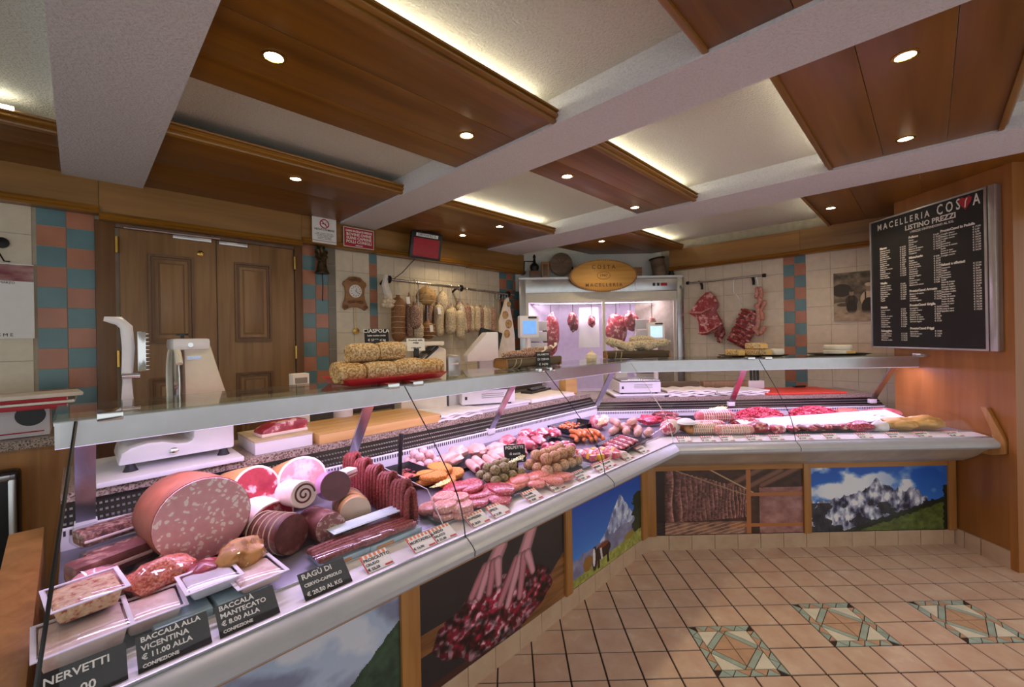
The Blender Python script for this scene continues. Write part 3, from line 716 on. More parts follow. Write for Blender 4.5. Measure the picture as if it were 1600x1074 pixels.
# ================================================================== STAFF SIDE: WORKTOPS
plain('grey_cabinet', srgb(150,144,134), .4, .3, var=.05); plain('beige_cabinet', srgb(196,172,134), .5, var=.05)
plain('red_plastic', srgb(190,40,48), .3); plain('red_board', srgb(214,70,52), .45); plain('lcd', srgb(110,160,220), .2, emit=srgb(110,160,225), es=.7)
plain('lcd2', srgb(170,205,215), .2, emit=srgb(190,220,230), es=.8); plain('label_white', srgb(238,236,228), .6, var=.01); plain('ink', srgb(22,20,22), .6); plain('chalk', srgb(232,230,224), .7); plain('slate', srgb(26,26,30), .5); plain('red_ink', srgb(176,34,48), .5)
plain('plate_black', srgb(30,28,34), .3); plain('string', srgb(222,206,176), .8)
for side in 'LR':
    o = extr(side, [(-.582,.928+ZO[side]),(-.582,.962+ZO[side]),(-1.0,.962+ZO[side]),(-1.0,.928+ZO[side])]).obj('granite_worktop', 'granite', None, (KX,KY,0), (0,0,rz(side)))
    tag(o, 'speckled granite ledge behind the '+('long diagonal' if side == 'L' else 'shorter straight')+' meat counter', 'worktop')
    o = extr(side, [(-.70,0),(-.70,.926+ZO[side]),(-.96,.926+ZO[side]),(-.96,0)], t1=(1.3 if side == 'R' else None)).obj('base_cabinet', 'grey_cabinet', None, (KX,KY,0), (0,0,rz(side)))
    tag(o, 'grey base cabinet under the granite ledge of the '+('long' if side == 'L' else 'short')+' counter', 'cabinet')
GZ = {'L': .962+ZO['L'], 'R': .962+ZO['R']}
def wallthing(name, lab, cat, a, b=WL, z=0, group=None): return thing(name, lab, cat, FL(a, b, z), A45, group)
wt = wallthing('wall_worktop', 'granite topped cabinet run along the salami wall', 'cabinet', 0)
MB().box(-1.38, .95, -.55, -.002, .93, .965).obj('granite_top', 'granite', wt)
for k in range(5):
    d = MB().box(-1.37+k*.46, -.92+k*.46, -.53, -.50, .1, .90).obj('door', 'beige_cabinet' if k in (0,) else 'grey_cabinet', wt, bevel=.003)
    MB().tube([(-1.30+k*.46,-.54,.86),(-1.12+k*.46,-.54,.86)], .006, 8).obj('handle', 'steel', d)
MB().box(-1.37, .94, -.51, -.01, .02, .93).obj('body', 'grey_cabinet', wt)
wt2 = wallthing('side_worktop', 'granite topped wooden cabinet at the far left wall', 'cabinet', 0)
MB().box(-3.9, -2.62, -.48, -.002, .955, .998).obj('granite_top', 'granite', wt2); MB().box(-3.88, -2.63, -.46, -.01, .02, .955).obj('body', 'counter_wood', wt2)
ov = thing('undercounter_oven', 'dark glass-fronted metal appliance at the far left edge', 'oven', FL(-3.05, -1.60, .2), A45)
MB().box(-.3, .2, 0, .10, 0, .68).obj('body', 'black_metal', ov, bevel=.02); MB().box(-.27, .17, -.012, .004, .03, .65).obj('door', 'black_plastic', ov, bevel=.01)
fr = MB(); 
for q in ((-.29,.19,.64,.67),(-.29,.19,.01,.04),(.165,.19,.01,.67),(-.29,-.265,.01,.67)): fr.box(q[0],q[1],-.022,-.002,q[2],q[3])
fr.obj('rim', 'steel', ov, bevel=.006)
bx = thing('paper_dispenser_box', 'white carton with a round black opening at the far left', 'box', FL(-3.0, -1.80, 1.0), A45)
MB().box(-.3, .24, 0, .22, 0, .145).obj('carton', 'white_plastic', bx, bevel=.004)
MB().lathe([(.052,-.002),(.052,.001),(0,.001)], 24, Matrix.Translation((.175,-.0,.105)) @ Matrix.Rotation(PI/2, 4, 'X')).obj('opening', 'black_plastic', bx)
MB().box(.02, .22, -.002, .0, .02, .026).obj('print_line', 'red_ink', bx)
for k, (m_, dz, off, lab) in enumerate((('red_ink',.020,0,'dark red book at the bottom of the stack at far left'), ('label_white',.012,.02,'thin pale magazine in the stack at far left'), ('red_ink',.016,-.01,'dark red notebook in the middle of the stack at far left'), ('wrap_paper',.018,.04,'open cream notebook on top of the stack at far left'))):
    z = 1.147+[0,.021,.034,.051][k]
    b_ = thing('book', lab, 'book', FL(-2.86+off, -1.74, z), A45+.05*(k-1.5), 'stack of books and magazines at the far left')
    MB().box(-.25, .17, -.10, .12, 0, dz).obj('cover', m_, b_, bevel=.002); MB().box(-.245, .173, -.097, .117, .003, dz-.003).obj('pages', 'paper', b_)
# wall calendar and hook
ca = wallthing('wall_calendar', 'white wall calendar with a meat photo hanging from a hook', 'calendar', -2.90, WL, 1.49)
MB().box(-.25, .075, -.012, -.006, 0, .33).obj('sheets', 'paper', ca)
gi = fbm(30, 60, 5, 300, 4); im = np.stack([.62+.3*(gi-.5), .42+.5*(gi-.5), .42+.4*(gi-.5)], -1); printed('photo', .325, .09, im, 'print_matte', ca, (-.088, -.0125, .36), (PI/2,0,0))
MB().box(-.25, .075, -.012, -.006, .315, .41).obj('photo_sheet', 'paper', ca)
text('months', 'GENNAIO   FEBBRAIO   MARZO\n1 2 3 4 5 6 7\n8 9 10 11 12 13 14\n15 16 17 18 19 20 21\n22 23 24 25 26 27 28', .016, 'ink', ca, (-.22, -.0128, .26), (PI/2,0,0), line=1.4)
text('title', 'C E S M E', .024, 'ink', ca, (-.10, -.0128, .02), (PI/2,0,0))
MB().tube([(-.05,-.02,.52),(-.05,-.035,.47),(-.03,-.02,.42),(-.01,-.012,.42)], .004, 6).obj('hook', 'black_metal', ca)
MB().lathe([(.03,0),(.03,.008),(0,.012)], 14, Matrix.Translation((-.04,-.004,.52)) @ Matrix.Rotation(PI/2, 4, 'X')).obj('hook_plate', 'black_metal', ca)
em = MB().lathe([(.045,0),(.045,.002)], 24, Matrix.Translation((.10,-.008,.20)) @ Matrix.Rotation(PI/2, 4, 'X')).obj('tile_emblem', 'label_white', ca) if False else None

# ================================================================== SIGNS ON THE SOFFIT, CLOCK, BELL, QUEUE DISPLAY
sg = wallthing('no_smoking_notice', 'white paper no smoking notice with red ring above the door', 'notice', -1.255, WL+.112, 2.335)
MB().box(-.096, .096, -.0008, .0008, -.105, .105).obj('sheet', 'paper', sg)
ring = [(.034*math.cos(t*PI/12), -.0018, .052+.034*math.sin(t*PI/12)) for t in range(25)]; MB().tube(ring, .0042, 6).obj('red_ring', 'red_ink', sg); MB().tube([(-.024,-.0018,.076),(.024,-.0018,.028)], .0038, 6).obj('red_bar', 'red_ink', sg)
MB().box(-.02, .014, -.002, -.001, .049, .055).obj('cigarette', 'ink', sg); MB().tube([(.012,-.002,.058),(.016,-.002,.066),(.010,-.002,.072)], .0014, 5).obj('smoke', 'ink', sg)
text('heading', 'VIETATO FUMARE', .020, 'ink', sg, (0,-.0015,.004), (PI/2,0,0), 'CENTER', bold=.0004)
text('lines', 'Legge 11 novembre 1975 n. 584\nDirettiva del Presidente del Consiglio\ndei Ministri 14 dicembre 1995\nI trasgressori sono soggetti\nalla sanzione amministrativa', .010, 'ink', sg, (0,-.0015,-.047), (PI/2,0,0), 'CENTER', line=1.1)
rs_ = wallthing('red_price_sign', 'red rectangular sign listing meats in white capitals on the soffit', 'sign', -.965, WL+.112, 2.315)
MB().box(-.135, .135, -.003, .001, -.082, .082).obj('border', 'label_white', rs_); MB().box(-.130, .130, -.0042, -.002, -.077, .077).obj('face', 'red_ink', rs_)
for body, z, s, sx in (('CARNI MACELLATE FRESCHE', .053, .022, .82), ('BOVINE OVINE', .024, .033, 1), ('SUINE CAPRINE', -.007, .033, .97), ('POLLI CONIGLI', -.038, .033, 1), ('PREZZI AL KG', -.066, .010, 1)): text('lettering', body, s, 'label_white', rs_, (0,-.0048,z), (PI/2,0,0), 'CENTER', bold=.0008, sx=sx)
qd = thing('queue_display', 'black queue number display with red screen hanging below the soffit', 'display', FL(-.41, -1.9, 2.30), A45-.38, rot=(.10, .10, A45-.42))
MB().box(-.145, .145, 0, .09, -.13, .13).obj('case', 'black_plastic', qd, bevel=.025); MB().box(-.118, .118, -.004, .002, -.105, .062).obj('screen', 'red_screen' if False else 'red_ink', qd, bevel=.004)
MB().box(-.10, .10, -.004, .002, .075, .105).obj('caption_plate', 'label_white', qd); text('caption', 'SERVIAMO IL', .030, 'ink', qd, (0,-.005,.09), (PI/2,0,0), 'CENTER')
text('digits', '32\n86', .075, 'black_plastic', qd, (0,-.0055,-.02), (PI/2,0,0), 'CENTER', line=.95) if False else None
MB().tube([(0,.05,.12),(.0,.06,.19)], .016, 8).obj('bracket', 'black_metal', qd)
cb = MB().tube([tuple(FL(-.53,-1.9,2.17)), tuple(FL(-.60,-2.0,2.05)), tuple(FL(-.67,-2.1,1.97))], .0035, 6).obj('display_cable', 'black_plastic'); tag(cb, 'black cable from the queue display down to the salami rail', 'cable')
ck = wallthing('wall_clock', 'carved wooden wall clock with pendulum on cream tiles', 'clock', -.965, WL, 1.85)
prof = [(0,.15),(.05,.142),(.072,.118),(.10,.10),(.105,.075),(.088,.05),(.082,.0),(.088,-.05),(.105,-.09),(.108,-.125),(.09,-.145),(.06,-.128),(.03,-.118)]
pl = prof+[(-x, z) for x, z in prof[::-1][:-1]]
MB().prism(pl, 0, .03, Matrix.Rotation(PI/2, 4, 'X')).obj('case', 'carved_wood', ck, bevel=.005)
dl = MB().lathe([(.056,0),(.056,.006),(.05,.008),(0,.008)], 28, Matrix.Translation((0,-.03,.02)) @ Matrix.Rotation(PI/2, 4, 'X')).obj('dial', 'label_white', ck)
for h in range(12):
    t = h*PI/6; MB().box(-.002, .002, -.0395, -.037, .036, .046, Matrix.Translation((0,0,.02)) @ Matrix.Rotation(t, 4, 'Y')).obj('hour_mark', 'ink', dl)
for t, l in ((.2,.026), (2.2,.038)): MB().box(-.0015, .0015, -.041, -.039, -.004, l, Matrix.Translation((0,0,.02)) @ Matrix.Rotation(t, 4, 'Y')).obj('hand', 'ink', dl)
for x, z, r in ((-.03,.115,.018),(.03,.115,.018),(0,.125,.014),(-.05,-.075,.016),(.05,-.075,.016),(-.02,-.07,.014),(.02,-.07,.014),(-.09,-.115,.016),(.09,-.115,.016)): MB().blob(r*1.6, .008, r*.8, .15, 3, r*99, 2).obj('carving', 'frame_wood', ck, (x, -.031, z))
MB().tube([(0,-.02,-.12),(.004,-.02,-.30)], .0022, 6).obj('pendulum_rod', 'brass', ck); MB().lathe([(.028,0),(.028,.006),(0,.009)], 20, Matrix.Translation((.005,-.018,-.325)) @ Matrix.Rotation(PI/2, 4, 'X')).obj('pendulum_bob', 'brass', ck)
bl_ = wallthing('wall_bell', 'small dark bronze bell with chain on the check-tiled strip', 'bell', -1.262, WL, 2.02)
MB().lathe([(.012,.075),(.03,.07),(.036,.04),(.042,.0),(.056,-.02),(.056,-.028),(.044,-.026)], 18).obj('bell_cup', 'bronze', bl_, (0,-.07,0))
MB().blob(.045,.03,.06,.35,2.4,4,3).obj('bracket_figure', 'bronze', bl_, (0,-.06,.125)); MB().box(-.02,.02,-.06,0,.10,.15).obj('bracket', 'bronze', bl_, bevel=.004); MB().tube([(0,-.07,-.01),(.004,-.07,-.12),(-.002,-.07,-.25)], .004, 6).obj('pull_strap', 'black_metal', bl_)

# ================================================================== RAIL WITH SALAMI (left wall)
rl = wallthing('salami_rail', 'long steel bar on brackets holding the salami', 'rail', 0)
MB().tube([(-.72,-.14,1.985),(.0,-.14,1.965),(.90,-.14,1.935)], .013, 10).obj('bar', 'steel', rl)
for x, z in ((-.71,1.985),(.11,1.962),(.80,1.94)):
    MB().tube([(x,-.14,z),(x,-.06,z),(x,0,z-.03)], .012, 8).obj('bracket', 'black_metal', rl); MB().lathe([(.035,0),(.035,.02),(.02,.025)], 14, Matrix.Translation((x,-.13,z)) @ Matrix.Rotation(PI/2, 4, 'Y')).obj('collar', 'black_metal', rl)
speck('salami_mould', srgb(206,190,158), srgb(150,124,96), scale=130, thr=.45, rough=.8, bst=.3, second=srgb(222,210,186))
speck('salami_brown', srgb(150,104,62), srgb(112,72,42), scale=120, thr=.46, rough=.6, bst=.3)
speck('salami_red', srgb(170,132,112), srgb(112,66,54), scale=140, thr=.47, rough=.7, bst=.3, second=srgb(212,196,176))
speck('ham_skin', srgb(196,158,100), srgb(150,108,60), scale=40, thr=.44, rough=.6, bst=.3)
def hang(name, lab, cat, a, z0, z1, r, mat, shape='salami', b=-2.06, grp='salami hanging from the left wall rail', tagc=False, lean=0, frame='L', railz=1.965, ties=0):
    """a cured piece hanging from a hook; origin at its lower end"""
    t = thing(name, lab, cat, put('L', a, b, z1), A45 if frame == 'L' else A45-PI/2, grp); L_ = z0-z1; r *= 1.30
    if shape == 'salami':
        P = [(lean*(k/6)*0+lean*(1-k/6), .004*math.sin(k), r+(L_-2*r)*k/6) for k in range(7)]; m = MB(); m.sausage(P, r, 12); o = m.obj('casing', mat, t)
        MB().tube([(0,0,L_-.004),(0,0,L_+.02)], r*.28, 6).obj('knot', mat, t); zt = L_+.015
    elif shape == 'pear':
        MB().lathe([(.004,0),(r*.75,.012),(r,L_*.22),(r*.95,L_*.4),(r*.6,L_*.72),(r*.22,L_*.95),(r*.1,L_)], 16).obj('casing', mat, t); zt = L_
    elif shape == 'bun':
        MB().lathe([(.004,0),(r*.6,.01),(r*.95,L_*.3),(r,L_*.5),(r*.8,L_*.75),(r*.4,L_*.92),(.012,L_)], 18).obj('casing', mat, t); zt = L_
    for k in range(ties):
        z = L_*(.2+.6*k/max(1, ties-1)); rr_ = r*1.01 if shape == 'salami' else r*.98
        MB().tube([(rr_*math.cos(q*PI/6), rr_*math.sin(q*PI/6), z+.003*math.sin(q)) for q in range(13)], .0022, 5).obj('tie', 'string', t)
    rzv = railz+.012-z1
    MB().tube([(0,0,zt-.004),(0,0,rzv-.05),(0,.0,rzv-.01),(0,.012,rzv+.004),(0,.026,rzv-.006)], .0026, 6).obj('hook', 'steel', t)
    if tagc: MB().box(-.018, .018, -r-.006, -r-.004, zt-.11, zt-.045, Matrix.Rotation(.12*random.choice([-1,1]), 4, 'Y')).obj('paper_tag', 'paper', t)
    return t
hang('coppa', 'long brown tied coppa hanging leftmost, below the garlic', 'salami', -.617, 1.83, 1.42, .048, 'salami_brown', 'salami', ties=6, railz=1.98)
hang('salami', 'dark dusty salami hanging behind the first pair at the left', 'salami', -.50, 1.88, 1.46, .034, 'salami_red', 'pear', railz=1.98, tagc=True)
hang('salami', 'plump reddish salami in front, just right of the tied coppa', 'salami', -.475, 1.76, 1.54, .040, 'salami_red', b=-2.0, railz=1.98)
hang('salami', 'pale salami beside the plump reddish one', 'salami', -.405, 1.80, 1.565, .034, 'salami_mould', railz=1.978)
hang('salami', 'short pale salami hanging lowest at the left of the rail', 'salami', -.43, 1.60, 1.44, .036, 'salami_mould', b=-2.02, railz=1.978)
hang('culatello', 'netted yellowish pear-shaped ham hanging high on the rail', 'ham', -.315, 1.95, 1.77, .075, 'ham_skin', 'bun', ties=3, railz=1.975)
hang('salami', 'short brown tied salami below the netted ham', 'salami', -.30, 1.62, 1.44, .056, 'salami_brown', 'bun', ties=4, railz=1.975, tagc=True)
hang('salami', 'speckled salami right of the brown tied one', 'salami', -.17, 1.78, 1.46, .038, 'salami_mould', railz=1.97, tagc=True)
hang('sopressa', 'wrapped greyish sausage bunch at the middle of the rail', 'salami', -.10, 1.92, 1.68, .058, 'salami_mould', 'bun', b=-2.09, railz=1.968)
hang('salami', 'left one of the twin salami at the middle of the rail', 'salami', -.075, 1.74, 1.48, .037, 'salami_mould', b=-2.0, railz=1.968)
hang('salami', 'right one of the twin salami at the middle of the rail', 'salami', -.02, 1.76, 1.50, .035, 'salami_mould', b=-2.04, railz=1.967)
hang('salami', 'longest low-hanging pale salami near the rail bracket', 'salami', .045, 1.73, 1.43, .038, 'salami_mould', b=-2.0, railz=1.966)
hang('salami', 'leaning long salami just right of the lowest one', 'salami', .10, 1.80, 1.49, .036, 'salami_mould', lean=.05, railz=1.964, tagc=True)
for k, a in enumerate((.18,.25,.315,.375,.43,.49,.545)):
    hang('salami', ['first','second','third','fourth','fifth','sixth','last'][k]+' of the seven slim salami in a row at the right of the rail', 'salami', a, 1.79-.004*k, 1.50+.006*(k % 3), .028, 'salami_mould' if k % 3 else 'salami_red', b=-2.04-.02*(k % 2), railz=1.96-.003*k)
for k in range(10):
    a = .60+k*.022; hk = thing('meat_hook', 'steel meat hook, one of the empty cluster at the right end of the salami rail', 'hook', FL(a, -2.06, 1.95), A45, 'empty hooks on the salami rail')
    MB().tube([(0,.02,-.008),(0,.012,.008),(0,0,-.002),(.004*(k % 3-1),0,-.07),(.012,-.01,-.09),(.02,-.02,-.075)], .0026, 6).obj('hook_wire', 'steel' if k % 2 else 'black_metal', hk)
for k, (a, z0, z1, r, b, lab) in enumerate(((-.36,1.74,1.47,.030,-2.12,'dim salami hanging close to the wall under the netted ham'), (-.235,1.80,1.50,.030,-2.13,'dim salami hanging close to the wall left of the speckled one'), (.0,1.82,1.52,.030,-2.13,'dim salami hanging close to the wall behind the twins'), (.15,1.84,1.54,.030,-2.13,'dim salami hanging close to the wall behind the leaning one'))): hang('salami', lab, 'salami', a, z0, z1, r, 'salami_red', b=b, railz=1.967, tagc=k % 2 == 0)
gb = thing('garlic_braid', 'braid of dried garlic hanging at the left end of the rail', 'garlic', FL(-.72, -2.08, 1.72), A45)
MB().tube([(.0,0,.30),(-.02,-.01,.22),(.02,.0,.12),(.04,0,.04)], [.02,.03,.035,.02], 8).obj('braid', 'wrap_paper', gb)
plain('garlic', srgb(226,208,180), .6, var=.08, nscale=30)
for k in range(9): MB().lathe([(.003,-.02),(.016,-.018),(.022,-.004),(.018,.01),(.006,.02),(.004,.03)], 10).obj('bulb', 'garlic', gb, (-.05+.028*(k % 4)+.01*(k//4), -.03-.01*(k % 3), .03+.035*(k//4)), (.4*(k-4), .5*((k*7) % 5-2), 0))
hk = thing('steel_knife_sharpener', 'black handled sharpening steel hanging by the rail', 'tool', FL(.70, -2.06, 1.55), A45); MB().tube([(0,0,0),(0,0,.18)], .006, 8).obj('rod', 'steel', hk); MB().tube([(0,0,.18),(0,0,.30)], [.010,.012], 8).obj('handle', 'black_plastic', hk)
# sliced-ham trophy standing on the wall worktop
ht = thing('prosciutto_press', 'pale standing ham board with round slices at the right end of the salami wall', 'ham', FL(.70, -2.0, .965), A45)
MB().prism([(-.11,0),(.13,.0),(.12,.50),(.10,.62),(.06,.78),(.035,.93),(.0,.90),(-.05,.78),(-.10,.66),(-.10,.58)], -.02, .02, Matrix.Rotation(PI/2, 4, 'X')).obj('board', 'wrap_paper', ht, bevel=.008)
for x, z, r in ((-.03,.73,.045),(.02,.63,.05),(-.01,.52,.045),(.03,.85,.03)): MB().lathe([(r,0),(r,.008),(0,.008)], 18, Matrix.Translation((x,-.02,z)) @ Matrix.Rotation(PI/2, 4, 'X')).obj('slice', 'ham_skin', ht)

# ================================================================== RAIL ON THE RIGHT WALL
speck('beef', srgb(170,60,66), srgb(226,176,168), scale=20, thr=.42, rough=.4, soft=.05, bst=.15, second=srgb(140,34,42), coat=.3)
speck('beef_dark', srgb(134,48,50), srgb(206,158,146), scale=24, thr=.42, rough=.4, soft=.05, bst=.15, second=srgb(96,24,28), coat=.3)
speck('sausage_fresh', srgb(196,130,116), srgb(222,178,164), scale=50, thr=.42, rough=.4, bst=.1, coat=.3)
def rw(name, lab, cat, b, z, a=WR): return thing(name, lab, cat, FL(a, b, z), A45-PI/2)
r2 = rw('meat_rail', 'dark steel bar on two brackets holding meat cuts', 'rail', 0, 0)
MB().tube([(-.585,-.09,2.026),(.19,-.09,2.033)], .011, 10).obj('bar', 'steel', r2)
for x in (-.46, .07): MB().tube([(x,-.09,2.03),(x,-.03,2.03),(x,0,1.99),(x,0,1.95)], .014, 8).obj('bracket', 'black_metal', r2)
for x in (-.585, .19): MB().lathe([(.018,-.015),(.018,.015)], 10, Matrix.Translation((x,-.09,2.03)) @ Matrix.Rotation(PI/2, 4, 'Y')).obj('end_cap', 'black_metal', r2)
rc = rw('beef_rib_cut', 'large T-shaped red beef cut hanging leftmost on the rail', 'meat', -.42, 1.43)
cut = [(-.17,.25),(-.04,.42),(.05,.50),(.12,.43),(.16,.34),(.13,.26),(.20,.12),(.12,.05),(.02,.0),(-.05,.0),(-.06,.16),(-.10,.21)]
MB().prism(cut, .02, .09, Matrix.Rotation(PI/2, 4, 'X')).obj('meat', 'beef', rc, bevel=.022); MB().tube([(-.16,-.10,.26),(-.02,-.10,.25),(.10,-.10,.30)], [.008,.012,.008], 8).obj('bone', 'sausage_fresh', rc); MB().tube([(-.06,-.09,.02),(.04,-.09,.03),(.16,-.09,.10)], .008, 8).obj('fat_edge', 'sausage_fresh', rc); MB().tube([(.05,-.06,.48),(.05,-.08,.58),(.05,-.10,.61)], .003, 6).obj('hook', 'steel', rc)
rb = rw('rib_rack', 'dark rack of ribs hanging tilted in the middle of the rail', 'ribs', -.10, 1.31)
M_ = Matrix.Rotation(.35, 4, 'Y'); MB().prism([(-.11,.02),(.10,.0),(.12,.42),(-.09,.40)], .03, .07, Matrix.Rotation(PI/2, 4, 'X')).obj('meat', 'beef_dark', rb, rot=(0,.42,0), bevel=.015)
for k in range(7): MB().tube([(-.10,-.075,.05+k*.055),(0,-.085,.055+k*.055),(.105,-.075,.04+k*.055)], .011, 8).obj('rib', 'beef', rb, rot=(0,.42,0))
MB().blob(.05,.03,.11,.25,3,5,3).obj('loose_meat', 'beef_dark', rb, (-.16,-.05,.16)); MB().tube([(.07,-.06,.44),(.02,-.07,.55),(.0,-.09,.56),(.0,-.09,.73)], .003, 6).obj('hook', 'steel', rb)
sl = rw('sausage_chain', 'chain of pale sausages hanging rightmost on the rail', 'sausages', .135, 1.43)
for k, (x, z, tl, l) in enumerate(((-.02,.43,.1,.05),(.02,.43,-.1,.05),(.0,.34,.15,.05),(-.015,.26,-.2,.05),(.03,.29,.5,.05),(-.01,.18,.1,.055),(.02,.20,-.2,.05),(-.015,.10,.3,.05),(-.03,.03,-.7,.035),(.03,.04,.7,.035))):
    MB().sausage([(math.sin(tl)*-l*.8,0,-l*.8),(.006,0,0),(math.sin(tl)*l*.8,0,l*.8)], .021, 10).obj('sausage', 'sausage_fresh', sl, (x,-.07-.012*(k % 2),z))
MB().tube([(0,-.07,.46),(-.01,-.07,.54),(-.02,-.09,.60)], .003, 6).obj('hook', 'steel', sl)
# framed old photograph
ph = rw('framed_photograph', 'sepia photograph of butchers in aprons on the tiled wall', 'photograph', .98, 1.765)
Hh, Ww = 120, 130; y_, x_ = np.mgrid[0:Hh, 0:Ww]; yn = y_/Hh; xn = x_/Ww; t_ = fbm(Hh, Ww, 10, 400, 5); im = np.stack([.46+.5*(t_-.5)]*3, -1); dark = np.array([.20]*3)
def el(cx_, cy_, rx_, ry_): return np.clip((1-((xn-cx_)/rx_)**2-((yn-cy_)/ry_)**2)*8, 0, 1)
im = mixi(im, np.array([.24]*3), el(.12,.36,.16,.14)); im = mixi(im, np.array([.74]*3), el(.12,.72,.20,.12)*.8); im = mixi(im, np.array([.35,.35,.37]), el(.14,.66,.10,.04))
for cx_, hy, sc, shirt in ((.27,.42,.85,.28), (.80,.42,.9,.30), (.53,.33,1.15,.86)):
    im = mixi(im, np.array([shirt]*3), el(cx_, hy+.20*sc, .115*sc, .15*sc)); im = mixi(im, dark, el(cx_, hy+.34*sc, .10*sc, .17*sc)); 
    for sx_ in (-.045,.045): im = mixi(im, dark, ((np.abs(xn-cx_-sx_*sc) < .012) & (yn > hy+.07*sc) & (yn < hy+.24*sc)).astype(float))
    im = mixi(im, np.array([.60]*3), el(cx_, hy, .045*sc, .07*sc)); im = mixi(im, np.array([.86 if shirt > .5 else .30]*3), el(cx_, hy-.055*sc, .055*sc, .035*sc))
im = mixi(im, np.array([.70]*3)+.3*(t_[...,None]-.5), np.clip((yn-.78)*12, 0, 1)); im = mixi(im, np.array([.85]*3), el(.6,.80,.05,.04)); im = im*np.array([1,.91,.78])
MB().box(-.235, .245, -.014, -.006, -.225, .225).obj('backing', 'grey_cabinet', ph); printed('photo', .475, .445, im, 'print_matte', ph, (.005,-.0145,0), (PI/2,0,0))

# ================================================================== PRICE BOARD
pb = thing('price_board', 'large black price list board in a silver frame on the wood partition', 'board', (3.055, 1.235, 1.82), -PI/2)
# local x runs along world -y (towards the shop), y out of the wall is world -x ... rotated -90 deg
BW, BH = .82, .995
MB().box(-BW/2, BW/2, -.012, .02, -BH/2, BH/2).obj('panel', 'slate', pb)
for q in ((-BW/2-.012,-BW/2,-BH/2-.012,BH/2+.012),(BW/2,BW/2+.016,-BH/2-.012,BH/2+.012),(BW/2+.024,BW/2+.062,-BH/2-.012,BH/2+.012),(-BW/2,BW/2,BH/2,BH/2+.012),(-BW/2,BW/2,-BH/2-.012,-BH/2)): MB().box(q[0],q[1],-.02,.022,q[2],q[3]).obj('frame_bar', 'alu', pb, bevel=.002)
MB().box(BW/2+.014, BW/2+.026, -.006, .022, -BH/2, BH/2).obj('frame_gap', 'black_metal', pb)
def bt(body, x, z, s, al='LEFT', sx=1., bold=0., line=1., m='label_white', space=1, name='lettering'): return text(name, body, s, m, pb, (x, -.0128, z), (PI/2,0,0), al, sx=sx, bold=bold, line=line, space=space)
bt('M A C E L L E R I A', -.355, .445, .066, sx=.78, bold=.0012); bt('C O S', .115, .447, .098, sx=.62, bold=.0015); bt('A', .345, .447, .098, sx=.62, bold=.0015)
MB().prism([(0,-.045),(.034,-.0),(.04,.024),(.022,.04),(.0,.03),(-.022,.04),(-.04,.024),(-.034,0)], 0, .002, Matrix.Rotation(PI/2, 4, 'X')).obj('heart_emblem', 'red_ink', pb, (.30,-.0125,.447)); MB().tube([(0,-.002,-.03),(.004,-.002,.01),(.014,-.002,.028)], .003, 5).obj('emblem_line', 'label_white', pb, (.30,-.0135,.447))
bt('LISTINO PREZZI', -.12, .385, .05, sx=1.02, bold=.0014); bt("I PREZZI S'INTENDONO AL KG.", -.08, .348, .022, bold=.0004)
words = 'Fettine scelte,Bistecca di manzo,Spezzatino,Macinato scelto,Ossobuco,Roast-beef,Filetto,Costata,Scaloppine,Arrosto legato,Spalla,Polpa di coscia,Fegato,Braciole di suino,Salsiccia fresca,Coniglio intero,Petto di pollo,Cosce di tacchino,Hamburger,Carpaccio,Spiedini misti,Lonza in saor'.split(',')
random.seed(11)
def plist(x, z, n, head, xp, dz=.0163):
    bt(head, x, z, .023, bold=.0012); L_ = []; Pp = []
    for k in range(n): L_.append(random.choice(words)); Pp.append('\u20ac %d,%02d' % (random.randint(6,34), random.choice([0,50,90,20])))
    o = bt('\n'.join(L_), x, z-.014-dz*n/2, .0150, line=dz/.0150, bold=.00028); p_ = bt('\n'.join(Pp), xp, z-.014-dz*n/2, .0150, line=dz/.0150, bold=.00028)
XA, XB, XC, PA, PB_, PC = -.335, -.092, .139, -.163, .090, .340
plist(XA,.275,14,'Manzo',PA); plist(XA,-.0,8,'Vitello',PA); plist(XA,-.19,9,'Maiale',PA); plist(XA,-.375,4,'Selvaggina',PA)
plist(XB,.31,7,'Pollame',PB_); plist(XB,.16,12,'Misto/vario',PB_); plist(XB,-.085,4,'ProntoCuoci Arrosto',PB_); plist(XB,-.19,7,'ProntoCuoci Griglia',PB_); plist(XB,-.36,3,'ProntoCuoci Friggi',PB_)
plist(XC,.30,10,'ProntoCuoci in Padella',PC); plist(XC,.07,19,'Salumi e affettati',PC)

# ================================================================== COLD CABINET across the corner
plain('cold_inside', srgb(222,210,226), .5, var=.03); emis('cold_lamp', (.95,.80,1,1), 6)
cf = thing('cold_cabinet', 'steel cold cabinet with two sliding glass doors across the corner', 'refrigerator', (.21, 3.16, 0)); FW = 1.92
MB().box(0, .075, 0, .12, 0, 2.13).obj('side_post', 'steel', cf, bevel=.004); MB().box(FW-.075, FW, 0, .03, 0, 2.13).obj('side_post', 'steel', cf, bevel=.004)
MB().box(.03, FW-.03, .01, .06, 1.955, 2.115).obj('fascia', 'steel', cf, bevel=.004); MB().box(.0, FW, -.004, .1, 2.112, 2.135).obj('top_cap', 'alu', cf); MB().box(1.36, FW-.05, .004, .012, 1.965, 2.10).obj('control_plate', 'alu', cf, bevel=.003)
for x, m_, w_ in ((1.56,'black_plastic',.03),(1.61,'black_plastic',.03),(1.655,'red_ink',.075)): MB().box(x, x+w_, -.002, .006, 2.015, 2.05).obj('control_display', m_, cf)
MB().box(.06, FW-.06, .015, .06, 1.865, 1.955).obj('header', 'cream_metal', cf); MB().box(.06, FW-.06, .015, .06, 0, .75).obj('kick_panel', 'steel', cf)
